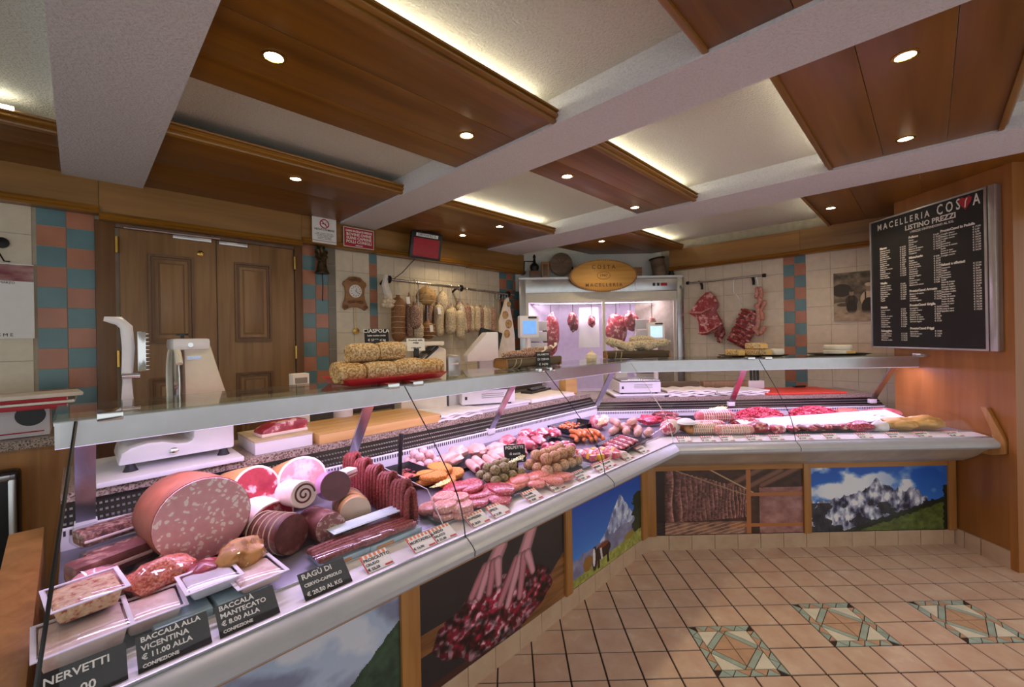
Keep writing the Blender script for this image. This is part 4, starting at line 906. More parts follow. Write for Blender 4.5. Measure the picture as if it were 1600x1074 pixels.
for k, (x0, x1, y) in enumerate(((.075,1.0,.02),(.97,FW-.08,.035))):
    d = bpy.data.objects.new('sliding_door', None); COL.objects.link(d); d.parent = cf
    for q in ((x0,x1,1.845,1.868),(x0,x1,.75,.80),(x0,x0+.03,.80,1.845),(x1-.03,x1,.80,1.845)): MB().box(q[0],q[1],y-.012,y+.008,q[2],q[3]).obj('door_frame', 'cream_metal', d)
    MB().box(x0+.03, x1-.03, y-.003, y+.003, .80, 1.845).obj('pane', 'pane', d)
bx_ = MB(); pts = [(.06,.06),(.06,.16),(.55,.72),(1.35,.72),(FW-.06,.12),(FW-.06,.06)]
for k in range(len(pts)-1):
    (x0,y0),(x1,y1) = pts[k], pts[k+1]; bx_.add([(x0,y0,.7),(x1,y1,.7),(x1,y1,1.95),(x0,y0,1.95)], [(0,1,2,3)])
bx_.add([(x,y,1.95) for x,y in pts], [tuple(range(6))]).add([(x,y,.74) for x,y in pts], [tuple(range(5,-1,-1))]); bx_.obj('interior', 'cold_inside', cf, smooth=False)
MB().tube([(.2,.2,1.90),(1.75,.2,1.90)], .012, 8).obj('inner_lamp', 'cold_lamp', cf); MB().tube([(.15,.26,1.84),(1.65,.26,1.84)], .01, 8).obj('inner_rail', 'steel', cf)
ld = bpy.data.lights.new('cold_light', 'AREA'); ld.shape = 'RECTANGLE'; ld.size = 1.4; ld.size_y = .08; ld.energy = 8; ld.color = (.95,.80,1); lo = bpy.data.objects.new('cold_light', ld); COL.objects.link(lo); lo.parent = cf; lo.location = (.96,.2,1.88)
def inside(name, lab, x, z0, z1, sx, mat, y=3.42, seed=1):
    t = thing(name, lab, 'meat', (x, y, z0), 0, 'meat hanging inside the cold cabinet'); h = z1-z0
    MB().blob(sx*1.3, .06, h/2, .16, 1.8, seed, 3).obj('meat', mat, t, (0,0,h/2)); MB().tube([(0,0,h-.02),(0,0,1.84-z0),(.01,0,1.855-z0)], .004, 6).obj('hook', 'black_metal', t)
inside('cold_room_ham', 'long pink leg of meat hanging behind the left glass door', .60, 1.2, 1.72, .075, 'beef', seed=3); inside('cold_room_cut', 'small red cut hanging right of the pink leg', .87, 1.5, 1.74, .05, 'beef_dark', seed=5); inside('cold_room_cut', 'tiny red cut behind the white sheet in the cold cabinet', 1.10, 1.55, 1.70, .035, 'beef', seed=6)
inside('cold_room_beef', 'big deep red side of meat hanging behind the right glass door', 1.40, 1.3, 1.72, .09, 'beef', seed=8); inside('cold_room_beef', 'second red side of meat right of the big one', 1.56, 1.5, 1.73, .07, 'beef', seed=9, y=3.36); inside('cold_room_cut', 'pale cut hanging far right in the cold cabinet', 1.80, 1.4, 1.66, .05, 'sausage_fresh', seed=10, y=3.3)
sh = thing('reflection_sheet', 'white apron sheet added inside the cold cabinet for the window reflection in its glass', 'backdrop', (1.08, 3.5, 1.3)); MB().prism([(-.13,0),(.13,.0),(.12,.5),(-.12,.5)], -.01, .01, Matrix.Rotation(PI/2, 4, 'X')).obj('white_sheet', 'paper', sh)  # white sheet added in place of the window reflection on the glass
for k, (x, lab) in enumerate(((.42,'made-up stack of white crates at the left, for window reflections in the cold cabinet glass'), (1.72,'made-up stack of white crates at the right, for window reflections in the cold cabinet glass'))):
    t = thing('reflection_crates', lab, 'crate', (x, 3.40 if k == 0 else 3.33, .74));  # white crates made up to stand for window reflections on the doors
    for q in range(7): MB().box(-.12, .12, -.08 if k == 0 else -.04, .06, q*.13, q*.13+.11).obj('crate', 'white_plastic', t, bevel=.006)
# oval wooden sign
ov = thing('oval_sign', 'oval carved wooden sign of the butcher shop on the cold cabinet top', 'sign', (1.18, 3.11, 2.135))
MB().lathe([(1,0),(1,.022),(.96,.03),(0,.03)], 48, Matrix.Rotation(PI/2, 4, 'X') @ Matrix.Diagonal((.39,.185,1,1))).obj('board', 'sign_wood', ov, sharp=60)
m = MB()
for k in range(96):
    t = 2*PI*k/96; m.box(-.006,.006,-.034,-.02,-.006,.006, Matrix.Translation((.378*math.cos(t),0,.176*math.sin(t))))
tag(m.obj('carved_rim', 'carved_wood', ov), kind='stuff')
text('name', 'C O S T A', .062, 'frame_wood', ov, (0,-.0305,.095), (PI/2,0,0), 'CENTER', ext=.003, bold=.0008); text('year', '1947', .046, 'frame_wood', ov, (0,-.0305,.0), (PI/2,0,0), 'CENTER', ext=.003); text('trade', 'M A C E L L E R I A', .052, 'frame_wood', ov, (0,-.0305,-.11), (PI/2,0,0), 'CENTER', ext=.003, bold=.0008)
MB().tube([(.075*math.cos(t*PI/16),-.032,.042*math.sin(t*PI/16)) for t in range(33)], .003, 6).obj('year_ring', 'carved_wood', ov)
# things on top of the cabinet
TZ = 2.136
gr = thing('coffee_grinder', 'old black hand-cranked coffee grinder on the cold cabinet', 'grinder', (.40, 3.27, TZ)); MB().box(-.06,.06,-.05,.05,0,.09).obj('box', 'frame_wood', gr, bevel=.006); MB().lathe([(.04,.09),(.055,.13),(.05,.16),(.02,.19),(.012,.24),(.02,.26),(.004,.29)], 14).obj('hopper', 'black_metal', gr); MB().tube([(0,-.02,.20),(-.12,-.05,.20),(-.13,-.05,.04),(-.16,-.05,.04)], .008, 6).obj('crank', 'black_metal', gr)
dk = thing('carved_disc', 'round carved wooden butter mould disc leaning on the wall', 'disc', (.72, 3.30, TZ+.17)); MB().lathe([(.135,0),(.135,.03),(.12,.036),(0,.034)], 32, Matrix.Rotation(PI/2, 4, 'X')).obj('disc', 'log_wood', dk)
for k in range(8): t = k*PI/4; MB().box(.012,.10,-.042,-.03,-.008,.008, Matrix.Rotation(t, 4, 'Y')).obj('spoke', 'frame_wood', dk)
MB().tube([(.125,0,-.02),(.15,-.02,-.10),(.13,-.03,-.165)], .012, 6).obj('handle', 'black_metal', dk)
bk = thing('wooden_box', 'small upright wooden box beside the grinder', 'box', (.53, 3.29, TZ)); MB().box(-.045,.045,-.03,.03,0,.20).obj('box', 'carved_wood', bk, bevel=.004); MB().box(-.03,.03,-.034,-.029,.03,.17).obj('lid', 'frame_wood', bk, bevel=.002)
b2 = thing('wooden_crate', 'low brown wooden crate right of the oval sign', 'crate', (1.58, 3.30, TZ)); MB().box(-.09,.10,-.04,.04,0,.115).obj('box', 'carved_wood', b2, bevel=.004); MB().box(-.085,.095,-.045,-.04,.05,.06).obj('slat', 'frame_wood', b2)
br = thing('bark_container', 'leaning birch bark cylinder with a rope rim', 'container', (1.89, 3.255, TZ+.005), rot=(0,-.16,0)); MB().lathe([(.075,0),(.078,.1),(.075,.215),(.066,.215),(.066,.19)], 18).obj('cylinder', 'log_wood', br); MB().tube([(.082*math.cos(t*PI/10),.082*math.sin(t*PI/10),.21) for t in range(21)], .012, 6).obj('rim', 'bronze', br)
ln = thing('small_lantern', 'tiny dark lantern beside the bark cylinder', 'lantern', (2.02, 3.235, TZ)); MB().lathe([(.03,0),(.035,.02),(.025,.05),(.03,.07),(.012,.085),(.004,.10)], 12).obj('body', 'black_metal', ln); MB().tube([(.02,0,.08),(0,0,.12),(-.02,0,.08)], .003, 5).obj('handle', 'black_metal', ln)
# ================================================================== ON THE GRANITE LEDGE
def ledge(name, lab, cat, side, t, d, dz=0, rot=0, group=None): return thing(name, lab, cat, put(side, t, d, GZ[side]+dz), rz(side)+rot, group)
X90 = Matrix.Rotation(PI/2, 4, 'X')
sp = ledge('white_plate_board', 'thick white plastic board under the slicing machine', 'board', 'L', -2.40, -.76)
MB().box(-.22, .20, -.20, .22, 0, .018).obj('slab', 'white_plastic', sp, bevel=.004); MB().box(-.21, .19, -.19, .21, -.0, .003).obj('feet_strip', 'dark_rubber', sp)
s_ = ledge('meat_slicer', 'white enamelled meat slicing machine with a round blade', 'slicer', 'L', -2.40, -.76, .018)
for x in (-.13, .15):
    for y in (-.10, .14): MB().lathe([(.022,0),(.016,.012),(.012,.028)], 12).obj('rubber_foot', 'dark_rubber', s_, (x, y, 0))
MB().prism([(-.165,.025),(.185,.025),(.185,.19),(.175,.205),(.065,.205),(.055,.195),(.05,.085),(.035,.075),(.0,.078),(-.04,.092),(-.085,.095),(-.13,.085),(-.155,.07)], -.15, .12, X90).obj('base', 'white_enamel', s_, bevel=.012)
MB().lathe([(.014,0),(.014,.008),(.008,.012),(0,.012)], 16, Matrix.Translation((-.01,-.12,.05)) @ X90).obj('knob', 'chrome', s_)
MB().box(.075, .145, -.124, -.119, .15, .195).obj('control_plate', 'alu', s_, bevel=.006); MB().lathe([(.02,0),(.02,.004),(0,.004)], 20, Matrix.Translation((.11,-.124,.172)) @ X90).obj('dial', 'white_plastic', s_)
MB().add([(.03,-.10,.19),(.18,-.10,.19),(.18,.10,.19),(.03,.10,.19),(.03,-.08,.455),(.115,-.08,.455),(.115,.06,.455),(.03,.06,.455)], [(3,2,1,0),(4,5,6,7),(0,1,5,4),(1,2,6,5),(2,3,7,6),(3,0,4,7)]).obj('motor_column', 'cream_metal', s_, bevel=.015)
MB().box(-.005, .115, -.095, .07, .425, .47).obj('top_cover', 'white_enamel', s_, bevel=.012); MB().lathe([(.009,0),(.009,.004)], 12, Matrix.Translation((.05,-.095,.445)) @ X90).obj('cover_screw', 'chrome', s_); MB().lathe([(.006,0),(.006,.014),(.02,.014),(.02,.022)], 12).obj('top_knob', 'black_plastic', s_, (.035,-.02,.468))
MB().box(.038, .085, -.0985, -.0975, .385, .402, Matrix.Rotation(.0, 4, 'X')).obj('maker_badge', 'label_white', s_, (0,.012,0)); text('maker_name', 'SOLIDA', .013, 'lcd', s_, (.062,-.0875,.394), (PI/2,0,0), 'CENTER')
MB().lathe([(.135,-.003),(.14,0),(.135,.003)], 40, Matrix.Translation((.008,-.01,.30)) @ Matrix.Rotation(PI/2, 4, 'Y')).obj('blade', 'chrome', s_); MB().tube([(.01,-.01+.146*math.cos(t),.30+.146*math.sin(t)) for t in np.linspace(-.6,2.6,18)], .011, 8).obj('blade_guard', 'cream_metal', s_)
MB().box(-.17, -.02, -.10, .14, .14, .15).obj('carriage', 'steel', s_, bevel=.004); MB().add([(-.155,-.03,.12),(-.105,-.03,.12),(-.105,-.015,.12),(-.155,-.015,.12),(-.142,-.03,.335),(-.118,-.03,.335),(-.118,-.015,.335),(-.142,-.015,.335)], [(3,2,1,0),(4,5,6,7),(0,1,5,4),(1,2,6,5),(2,3,7,6),(3,0,4,7)]).obj('arm_post', 'white_enamel', s_, bevel=.004)
MB().tube([(-.13,-.03,.34),(-.125,-.03,.44),(-.13,-.03,.515),(-.15,-.03,.538),(-.19,-.03,.545)], [.016,.018,.018,.017,.008], 10, flat=.35, up=(0,1,0)).obj('pusher_plate', 'white_enamel', s_)
MB().tube([(-.145,-.03,.335),(-.095,-.03,.335)], .012, 10).obj('pivot', 'chrome', s_); MB().box(-.102, -.078, -.06, .0, .35, .50).obj('spike_frame', 'chrome', s_, bevel=.004)
for k in range(10): MB().lathe([(.003,0),(.0005,.012)], 6, Matrix.Translation((-.078,-.03,.355+k*.015)) @ Matrix.Rotation(PI/2, 4, 'Y')).obj('spike', 'chrome', s_)
MB().box(.19, .27, -.06, .08, .115, .12).obj('slice_tray', 'steel', s_, bevel=.002)
bx2 = ledge('white_box', 'flat white carton on the ledge under a piece of ham', 'box', 'L', -2.03, -.74); MB().box(-.12, .11, -.13, .14, 0, .055).obj('carton', 'white_plastic', bx2, bevel=.003); MB().box(-.122, .112, -.132, .142, .05, .058).obj('lid', 'cardboard', bx2, bevel=.002)
cbd = ledge('cutting_board', 'long thick wooden cutting board on the granite ledge', 'cutting board', 'L', -1.565, -.755); MB().box(-.335, .33, -.17, .19, 0, .045).obj('slab', 'board_wood', cbd, bevel=.004)
for k in range(5): MB().box(-.333, .328, -.1705+.072*k, -.169+.072*k, .0445, .0455).obj('glue_line', 'counter_wood_h', cbd)
def papers(side, t, d, w_, dep, n, lab, seed):
    p = ledge('paper_stack', lab, 'paper', side, t, d, 0, 0, 'stacks of wrapping paper on the ledge'); g = random.Random(seed)
    for k in range(n):
        M_ = Matrix.Translation((g.uniform(-.012,.012), g.uniform(-.012,.012), k*.012)) @ Matrix.Rotation(g.uniform(-.04,.04), 4, 'Z'); m = MB(); nx = 14
        rs_ = [[(-w_/2+w_*i/nx, y, .004*math.sin(i*1.3+k*2+y*9)+.003*g.random()) for i in range(nx+1)] for y in (-dep/2, 0, dep/2)]
        top = [[(x, y, z+.010) for x, y, z in r] for r in rs_]
        m.rings([rs_[0], rs_[1], rs_[2], top[2], top[1], top[0], rs_[0]], cap=False, close=False, M=M_); m.obj('sheet_bundle', 'wrap_paper' if k % 2 else 'paper', p, sharp=60)
papers('L', -1.08, -.72, .33, .28, 3, 'crumpled stack of white wrapping paper between cutting board and scale', 3)
wb = ledge('white_tray', 'white plastic tray under the first scale', 'tray', 'L', -.72, -.76); MB().box(-.21, .24, -.16, .18, 0, .022).obj('slab', 'white_plastic', wb, bevel=.004); MB().box(-.22, .25, -.17, .19, .018, .03).obj('rim', 'white_plastic', wb, bevel=.003)
def scale_machine(name, lab, side, t, d, dz, w_, mat, head, dispt, rot=0, slope=True):
    q = ledge(name, lab, 'scale', side, t, d, dz, rot)
    MB().box(-w_/2, w_/2, -.14, .16, .012, .10).obj('base', 'white_plastic', q, bevel=.008); MB().box(-w_/2+.01, w_/2-.01, -.15, .15, .105, .115).obj('platter', 'steel', q, bevel=.003)
    for x in (-w_/2+.03, w_/2-.03):
        for y in (-.11,.13): MB().lathe([(.012,0),(.012,.014)], 10).obj('foot', 'dark_rubber', q, (x, y, 0))
    MB().box(-w_/2+.02, -w_/2+.035, -.142, -.138, .045, .065).obj('level_window', 'black_plastic', q); MB().box(head-.05, head+.05, .08, .15, .10, .40).obj('column', 'white_plastic', q, bevel=.01)
    if slope: MB().prism([(-.16,.28),(.06,.28),(.06,.475),(-.02,.475),(-.16,.32)], -.12, .02, X90 @ Matrix.Translation((head,0,0))).obj('printer_head', 'white_plastic', q, bevel=.01); MB().box(head-.005, head+.045, .01, .07, .472, .478).obj('paper_slot', 'black_plastic', q)
    D = Matrix.Translation((dispt, .05, .43)); MB().box(-.075, .075, -.02, .03, 0, .16, D).obj('display_head', 'white_plastic', q, bevel=.012); MB().box(-.052, .052, -.024, -.018, .028, .125, D).obj('display', mat, q, bevel=.003); MB().box(-.01, .055, -.023, -.018, .14, .152, D).obj('display_badge', 'black_plastic', q); MB().tube([(dispt,.06,.10),(dispt,.06,.44)], .02, 10).obj('pole', 'white_plastic', q)
    m = MB(); 
    for k in range(3): m.box(-.05, .10, -.1415, -.14, .05+.012*k, .054+.012*k)
    m.obj('data_plate', 'grey_cabinet', q)
scale_machine('retail_scale', 'white retail scale with sloped printer head and blue screen', 'L', -.74, -.78, .03, .36, 'lcd', .05, .36, rot=-.45)
scale_machine('retail_scale', 'white retail scale with pale screen near the counter corner', 'R', .17, -.74, .028, .34, 'lcd2', -.09, .20, slope=False)
w2_ = ledge('white_tray', 'white plastic tray under the scale at the counter corner', 'tray', 'R', .17, -.72); MB().box(-.20, .20, -.12, .20, 0, .02).obj('slab', 'white_plastic', w2_, bevel=.004); MB().box(-.22, .22, -.14, .22, .016, .028).obj('rim', 'white_plastic', w2_, bevel=.003)
cbl = ledge('white_board', 'long cream plastic cutting board near the counter corner', 'cutting board', 'L', -.22, -.77); MB().box(-.22, .28, -.16, .18, 0, .028).obj('slab', 'wrap_paper', cbl, bevel=.005); MB().box(-.225, .285, -.165, .185, .004, .012).obj('groove_edge', 'white_plastic', cbl)
kn = ledge('knife_tray', 'black tray of knives on the cream board', 'knives', 'L', -.08, -.88, .028, .2); MB().box(-.16,.16,-.05,.05,0,.016).obj('tray', 'black_plastic', kn, bevel=.004)
for k in range(3): MB().box(-.12+.02*k, .10+.02*k, -.035+.028*k, -.015+.028*k, .016, .03).obj('knife_handle', 'black_plastic', kn, bevel=.005)
wk = ledge('wooden_block', 'upright pale wooden block in the counter corner', 'block', 'L', .16, -.74, 0, -.3); MB().box(-.06,.05,-.05,.05,0,.12).obj('lower_block', 'board_wood', wk, bevel=.004); MB().box(-.058,.045,-.045,.045,.12,.23).obj('upper_block', 'board_wood', wk, bevel=.004)
papers('R', .60, -.74, .40, .26, 4, 'tall neat stack of white paper beside the corner scale', 5); papers('R', 1.02, -.74, .44, .26, 3, 'loose stack of white paper left of the red board', 8)
rbd = ledge('red_cutting_board', 'flat red plastic cutting board on the ledge', 'cutting board', 'R', 1.53, -.76); MB().box(-.33,.33,-.17,.19,0,.018).obj('slab', 'red_board', rbd, bevel=.005); MB().box(-.30,-.24,.13,.17,.0175,.0185).obj('grip_hole', 'black_plastic', rbd)
kf = ledge('kitchen_knife', 'knife with dark handle lying on the red board', 'knife', 'R', 1.60, -.86, .018, .2); MB().tube([(0,0,.012),(.12,0,.012)], [.011,.013], 8, flat=.7).obj('handle', 'black_plastic', kf); MB().add([(-.16,0,.010),(0,-.012,.010),(0,.014,.010),(-.16,0,.013),(0,-.012,.013),(0,.014,.013)], [(0,2,1),(3,4,5),(0,1,4,3),(1,2,5,4),(2,0,3,5)]).obj('blade', 'chrome', kf)
for t, lab, m_, w_ in ((.62,'pale wooden board standing farther back behind the paper stacks','log_wood',.36), (1.04,'dark brown wooden chopping board at the back of the short counter','door_wood',.42)):
    q = ledge('chopping_board', lab, 'cutting board', 'R', t, -.94); MB().box(-w_/2,w_/2,-.03,.04,.0,.085).obj('slab', m_, q, bevel=.006); MB().box(-w_/2+.01,w_/2-.01,-.032,.0,.02,.03).obj('edge_band', 'frame_wood', q)
kh = ledge('knife_holder', 'white knife holder with upright black handled knives', 'holder', 'R', 1.30, -.93); MB().box(-.07,.07,-.03,.03,0,.085).obj('block', 'white_plastic', kh, bevel=.006)
for x in (-.03,.0,.03): MB().tube([(x,0,.08),(x,.005,.18)], .011, 8).obj('knife_handle', 'black_plastic', kh)
cr = ledge('cash_register', 'beige cash register with dark sloping keyboard', 'cash register', 'L', -1.13, -.93, 0, -.35)
MB().prism([(-.14,0),(.15,0),(.15,.40),(.10,.42),(-.10,.26),(-.14,.22)], -.18, .06, X90).obj('body', 'cream_metal', cr, bevel=.01); MB().box(-.16, .13, -.09, .20, .425, .45).obj('hood', 'cream_metal', cr, bevel=.006)
MB().add([(-.145,-.062,.20),(.10,-.062,.41),(.10,.182,.41),(-.145,.182,.20),(-.14,-.062,.215),(.10,-.062,.425),(.10,.182,.425),(-.14,.182,.215)], [(3,2,1,0),(4,5,6,7),(0,1,5,4),(1,2,6,5),(2,3,7,6),(3,0,4,7)]).obj('keyboard', 'black_plastic', cr)
MB().box(.16, .25, -.06, .12, 0, .36).obj('printer', 'alu', cr, bevel=.02); MB().box(.18,.23,-.062,-.058,.30,.31).obj('printer_slot', 'white_plastic', cr)
for k in range(12): MB().box(-.02,.02,-.012,.012,.0,.008, Matrix.Translation((-.09+.055*(k % 4), -.02+.06*(k//4), .262+.047*(k % 4))) @ Matrix.Rotation(-.71, 4, 'Y')).obj('key', 'grey_cabinet', cr)
mon = ledge('card_terminal', 'dark tilted terminal screen behind the scale', 'terminal', 'L', -.62, -1.0, .0, -.4); MB().box(-.09,.09,-.012,.012,.40,.54, Matrix.Rotation(.25, 4, 'Y')).obj('screen', 'black_plastic', mon, bevel=.01); MB().tube([(0,.0,0),(.09,.01,.42)], .016, 8).obj('stand', 'alu', mon)
bt_ = ledge('jug_stack', 'white stacked plastic tubs behind the shelf near the door', 'tub', 'L', -1.62, -.97); MB().lathe([(.05,0),(.055,.22),(.06,.225),(.06,.235),(.0,.235)], 18).obj('tub', 'white_plastic', bt_); MB().lathe([(.062,.235),(.062,.255),(0,.258)], 18).obj('lid', 'label_white', bt_)
cn = ledge('tea_carton', 'small printed carton standing behind the shelf beside the tubs', 'carton', 'L', -1.85, -.97); MB().box(-.04,.04,-.03,.03,0,.30).obj('carton', 'label_white', cn, bevel=.002); MB().box(-.03,.03,-.032,-.029,.25,.28).obj('print', 'grey_cabinet', cn)

# ================================================================== ON THE GLASS SHELF
SZ = 1.273
def shelf(name, lab, cat, side, t, d, dz=0, rot=0, group=None): return thing(name, lab, cat, put(side, t, d, SZ+dz), rz(side)+rot, group)
speck('cheese_rind', srgb(206,168,108), srgb(150,106,62), scale=110, thr=.45, rough=.75, bst=.4, second=srgb(232,212,172)); speck('cheese_pale', srgb(214,186,136), srgb(164,118,68), scale=130, thr=.47, rough=.75, bst=.3, second=srgb(236,222,192)); plain('cheese_paste', srgb(232,190,110), .55); plain('cheese_white', srgb(240,232,216), .6, var=.04)
TX = -1.72
tr = shelf('red_tray', 'shallow red serving tray on the glass shelf', 'tray', 'L', TX, -.30, .0)
def tray_mesh(w_, dp, h, ang=.02, th=.004): return MB().rings([[(-w_/2,-dp/2,0),(w_/2,-dp/2,0),(w_/2,dp/2,0),(-w_/2,dp/2,0)],[(-w_/2-ang,-dp/2-ang,h),(w_/2+ang,-dp/2-ang,h),(w_/2+ang,dp/2+ang,h),(-w_/2-ang,dp/2+ang,h)],[(-w_/2-ang+th,-dp/2-ang+th,h),(w_/2+ang-th,-dp/2-ang+th,h),(w_/2+ang-th,dp/2+ang-th,h),(-w_/2-ang+th,dp/2+ang-th,h)],[(-w_/2+th,-dp/2+th,th),(w_/2-th,-dp/2+th,th),(w_/2-th,dp/2-th,th),(-w_/2+th,dp/2-th,th)]])
tray_mesh(.42, .20, .028, .025).obj('tray', 'red_plastic', tr, bevel=.002); MB().box(-.15,.15,-.06,.06,-.0,.002).obj('foot', 'red_plastic', tr)
CH = [(-.19,-.05,0,.045,.105,'front left on the red tray'),(-.065,-.055,0,.045,.125,'second from left in front on the red tray'),(.065,-.055,0,.046,.125,'third from left in front on the red tray'),(.185,-.05,0,.045,.115,'front right on the red tray'),(-.15,.045,0,.048,.12,'rear left on the red tray'),(.0,.05,0,.048,.13,'rear middle on the red tray'),(.14,.05,0,.046,.12,'rear right on the red tray'),(-.11,.0,.078,.044,.12,'upper left on the pile of the red tray'),(.02,.005,.08,.045,.12,'upper right on the pile of the red tray')]
for k, (x, y, z, r, L_, lab) in enumerate(CH):
    c_ = shelf('cheese', 'mouldy-rind cheese log '+lab, 'cheese', 'L', TX+x, -.30-y, .006+z, group='cheeses on the red tray')
    rs_ = []
    for i in range(7):
        xx_ = -L_/2+L_*i/6; rr_ = r*(.86 if i in (0,6) else 1); rs_.append([(xx_, rr_*(1+.05*noise.noise(Vector((k*3, i, q))))*math.cos(2*PI*q/16), r*.9+rr_*.9*math.sin(2*PI*q/16)) for q in range(16)])
    MB().rings(rs_).obj('rind', 'cheese_pale' if k % 3 else 'cheese_rind', c_); MB().lathe([(r*.82,0),(r*.80,.003),(0,.003)], 16, Matrix.Translation((-L_/2,0,r*.9)) @ Matrix.Rotation(-PI/2, 4, 'Y')).obj('cut_face', 'cheese_rind', c_)
def slate_sign(name, lab, loc, rot, w_, h_, lines, m='slate', ink='chalk', lean=.3, clip=True, size=None):
    q = thing(name, lab, 'sign', loc, rot, rot=None); e = MB().box(-w_/2, w_/2, -.0015, .0015, 0, h_, Matrix.Rotation(-lean, 4, 'X')).obj('plate', m, q)
    n = len(lines)
    for k, (tx, s, al) in enumerate(lines):
        zz = h_*(1-(k+.5)/n); text('lettering', tx, s, ink, q, (0 if al == 'CENTER' else -w_*.44, -.0018*math.cos(lean)+zz*math.sin(lean), zz*math.cos(lean)+.0018*math.sin(lean)), (PI/2-lean,0,0), al, ext=.0002, bold=.0003)
    if clip: MB().box(-.012, .012, -.004, .012, -.035, .012).obj('clip', 'black_plastic', q, bevel=.002)
    return q
slate_sign('cheese_sign', 'slate sign naming the cheese on the red tray', put('L', TX-.03, -.325, SZ+.165), A45-.35, .10, .062, [('CIASPOLA', .024, 'CENTER'), ('Latte vaccino crudo', .0095, 'CENTER'), ('\u20ac 27,50 al kg', .014, 'CENTER')])
slate_sign('notice_card', 'white notice card in a black clip beside the cheeses', put('L', TX+.19, -.36, SZ+.12), A45-.35, .085, .062, [('Prodotti della\nmalga', .012, 'CENTER'), ('a latte crudo', .009, 'CENTER')], 'label_white', 'ink')
def log_tray(name, lab, side, t, d, L_, r, rot=0):
    q = shelf(name, lab, 'tray', side, t, d, 0, rot); n = 14
    sec = [(r*math.cos(PI+PI*i/n)*1.0, r+r*math.sin(PI+PI*i/n)*.9-.1*r) for i in range(n+1)]; inn = [(x*.82, z*.8+.25*r) for x, z in sec[::-1]]
    MB().rings([[(x, y, z) for y, z in sec+inn] for x in (-L_/2, -L_/4, 0, L_/4, L_/2)]).obj('bark_shell', 'log_wood', q); MB().box(-L_/2-.004, -L_/2, -r*.93, r*.93, .004, r*.92).obj('end_board', 'carved_wood', q, bevel=.008); MB().box(L_/2, L_/2+.004, -r*.93, r*.93, .004, r*.92).obj('end_board', 'carved_wood', q, bevel=.008)
    MB().box(-.04,.04,-.03,.03,-.0005,.006).obj('foot', 'frame_wood', q)
    for x in (-L_*.36, -L_*.27): MB().tube([(x, y*1.04, z-.001) for y, z in sec], .0022, 5).obj('twine', 'string', q)
    return q
log_tray('log_tray', 'bark log trough with dark salami tied with twine', 'L', -.80, -.30, .42, .06, -.10)
log_tray('log_tray', 'bark log trough full of pale salami at the counter corner', 'R', .06, -.33, .46, .06)
for k, (x, y, z, L_, r, lab) in enumerate(((-.08,-.02,.075,.26,.018,'dark thin salami in front in the twine-tied trough'), (.02,.02,.08,.28,.018,'dark thin salami behind in the twine-tied trough'), (.06,-.015,.095,.24,.016,'dark thin salami on top in the twine-tied trough'))):
    q = shelf('cured_sausage', lab, 'salami', 'L', -.80+x, -.30-y, z, -.10+.06*k, 'salami in the twine-tied trough'); MB().sausage([(-L_/2,0,0),(-L_/6,.004,.004),(L_/6,-.004,0),(L_/2,0,.006)], r, 10).obj('casing', 'salami_red', q); MB().tube([(L_/2+r*.6,0,.006),(L_/2+.05,0,.02),(L_/2+.07,.01,.035)], [.008,.004,.012], 6).obj('tied_end', 'wrap_paper', q)
for k, (x, y, z, ry, L_, lab) in enumerate(((-.13,-.02,.105,.35,.16,'plump pale salami leaning at the left of the corner trough'), (-.02,.02,.09,.05,.18,'pale salami lying behind in the corner trough'), (.04,-.02,.10,-.05,.20,'pale salami lying in front in the corner trough'), (.05,.015,.135,.04,.14,'topmost pale salami of the corner trough'), (.15,-.01,.10,-.2,.14,'speckled pale salami at the right of the corner trough'))):
    q = shelf('salami', lab, 'salami', 'R', .06+x, -.33-y, z, 0, 'salami in the corner trough'); q.rotation_euler = (0, ry, .1*k-.2); MB().sausage([(-L_/2,0,0),(0,.004,.006),(L_/2,0,0)], .030, 12).obj('casing', 'salami_mould', q); MB().lathe([(.008,0),(.004,.012),(.009,.02)], 8, Matrix.Translation((L_/2+.028,0,0)) @ Matrix.Rotation(PI/2, 4, 'Y')).obj('knot', 'string', q)
slate_sign('salami_sign', 'small slate sign in front of the twine-tied trough', put('L', -.77, -.215, SZ+.002), A45-.45, .085, .085, [('SALAMETTI', .015, 'CENTER'), ('DI CERVO', .016, 'CENTER'), ('\u20ac 14,90', .018, 'CENTER')], lean=.1, clip=False)
gq = shelf('garlic_bulb', 'single white garlic head on the shelf between the two troughs', 'garlic', 'L', -.20, -.27, .03); MB().lathe([(.004,-.03),(.028,-.026),(.040,-.005),(.034,.018),(.012,.032),(.006,.05)], 14).obj('bulb', 'garlic', gq)
MB().box(-.03,.03,-.02,.02,-.03,-.022).obj('stand', 'cardboard', gq)
def plate(lab, t, w_, cheeses, grp):
    q = shelf('black_plate', lab, 'plate', 'R', t, -.30); tray_mesh(w_*.86, .15, .014, .03, .003).obj('plate', 'plate_black', q, bevel=.002); MB().box(-w_*.2,w_*.2,-.04,.04,-.0,.002).obj('foot', 'plate_black', q)
    for k, (x, y, z, r, h, m_, lb) in enumerate(cheeses):
        c_ = shelf('cheese', lb, 'cheese', 'R', t+x, -.30-y, .005+z, group=grp); MB().lathe([(r*.9,0),(r,.008),(r,h-.008),(r*.92,h),(0,h)], 20).obj('rind', m_, c_)
        if k % 2 == 0: MB().box(-.004,r*.7,-r*1.0,-r*.985,.006,h-.006).obj('cut_face', 'cheese_paste', c_)
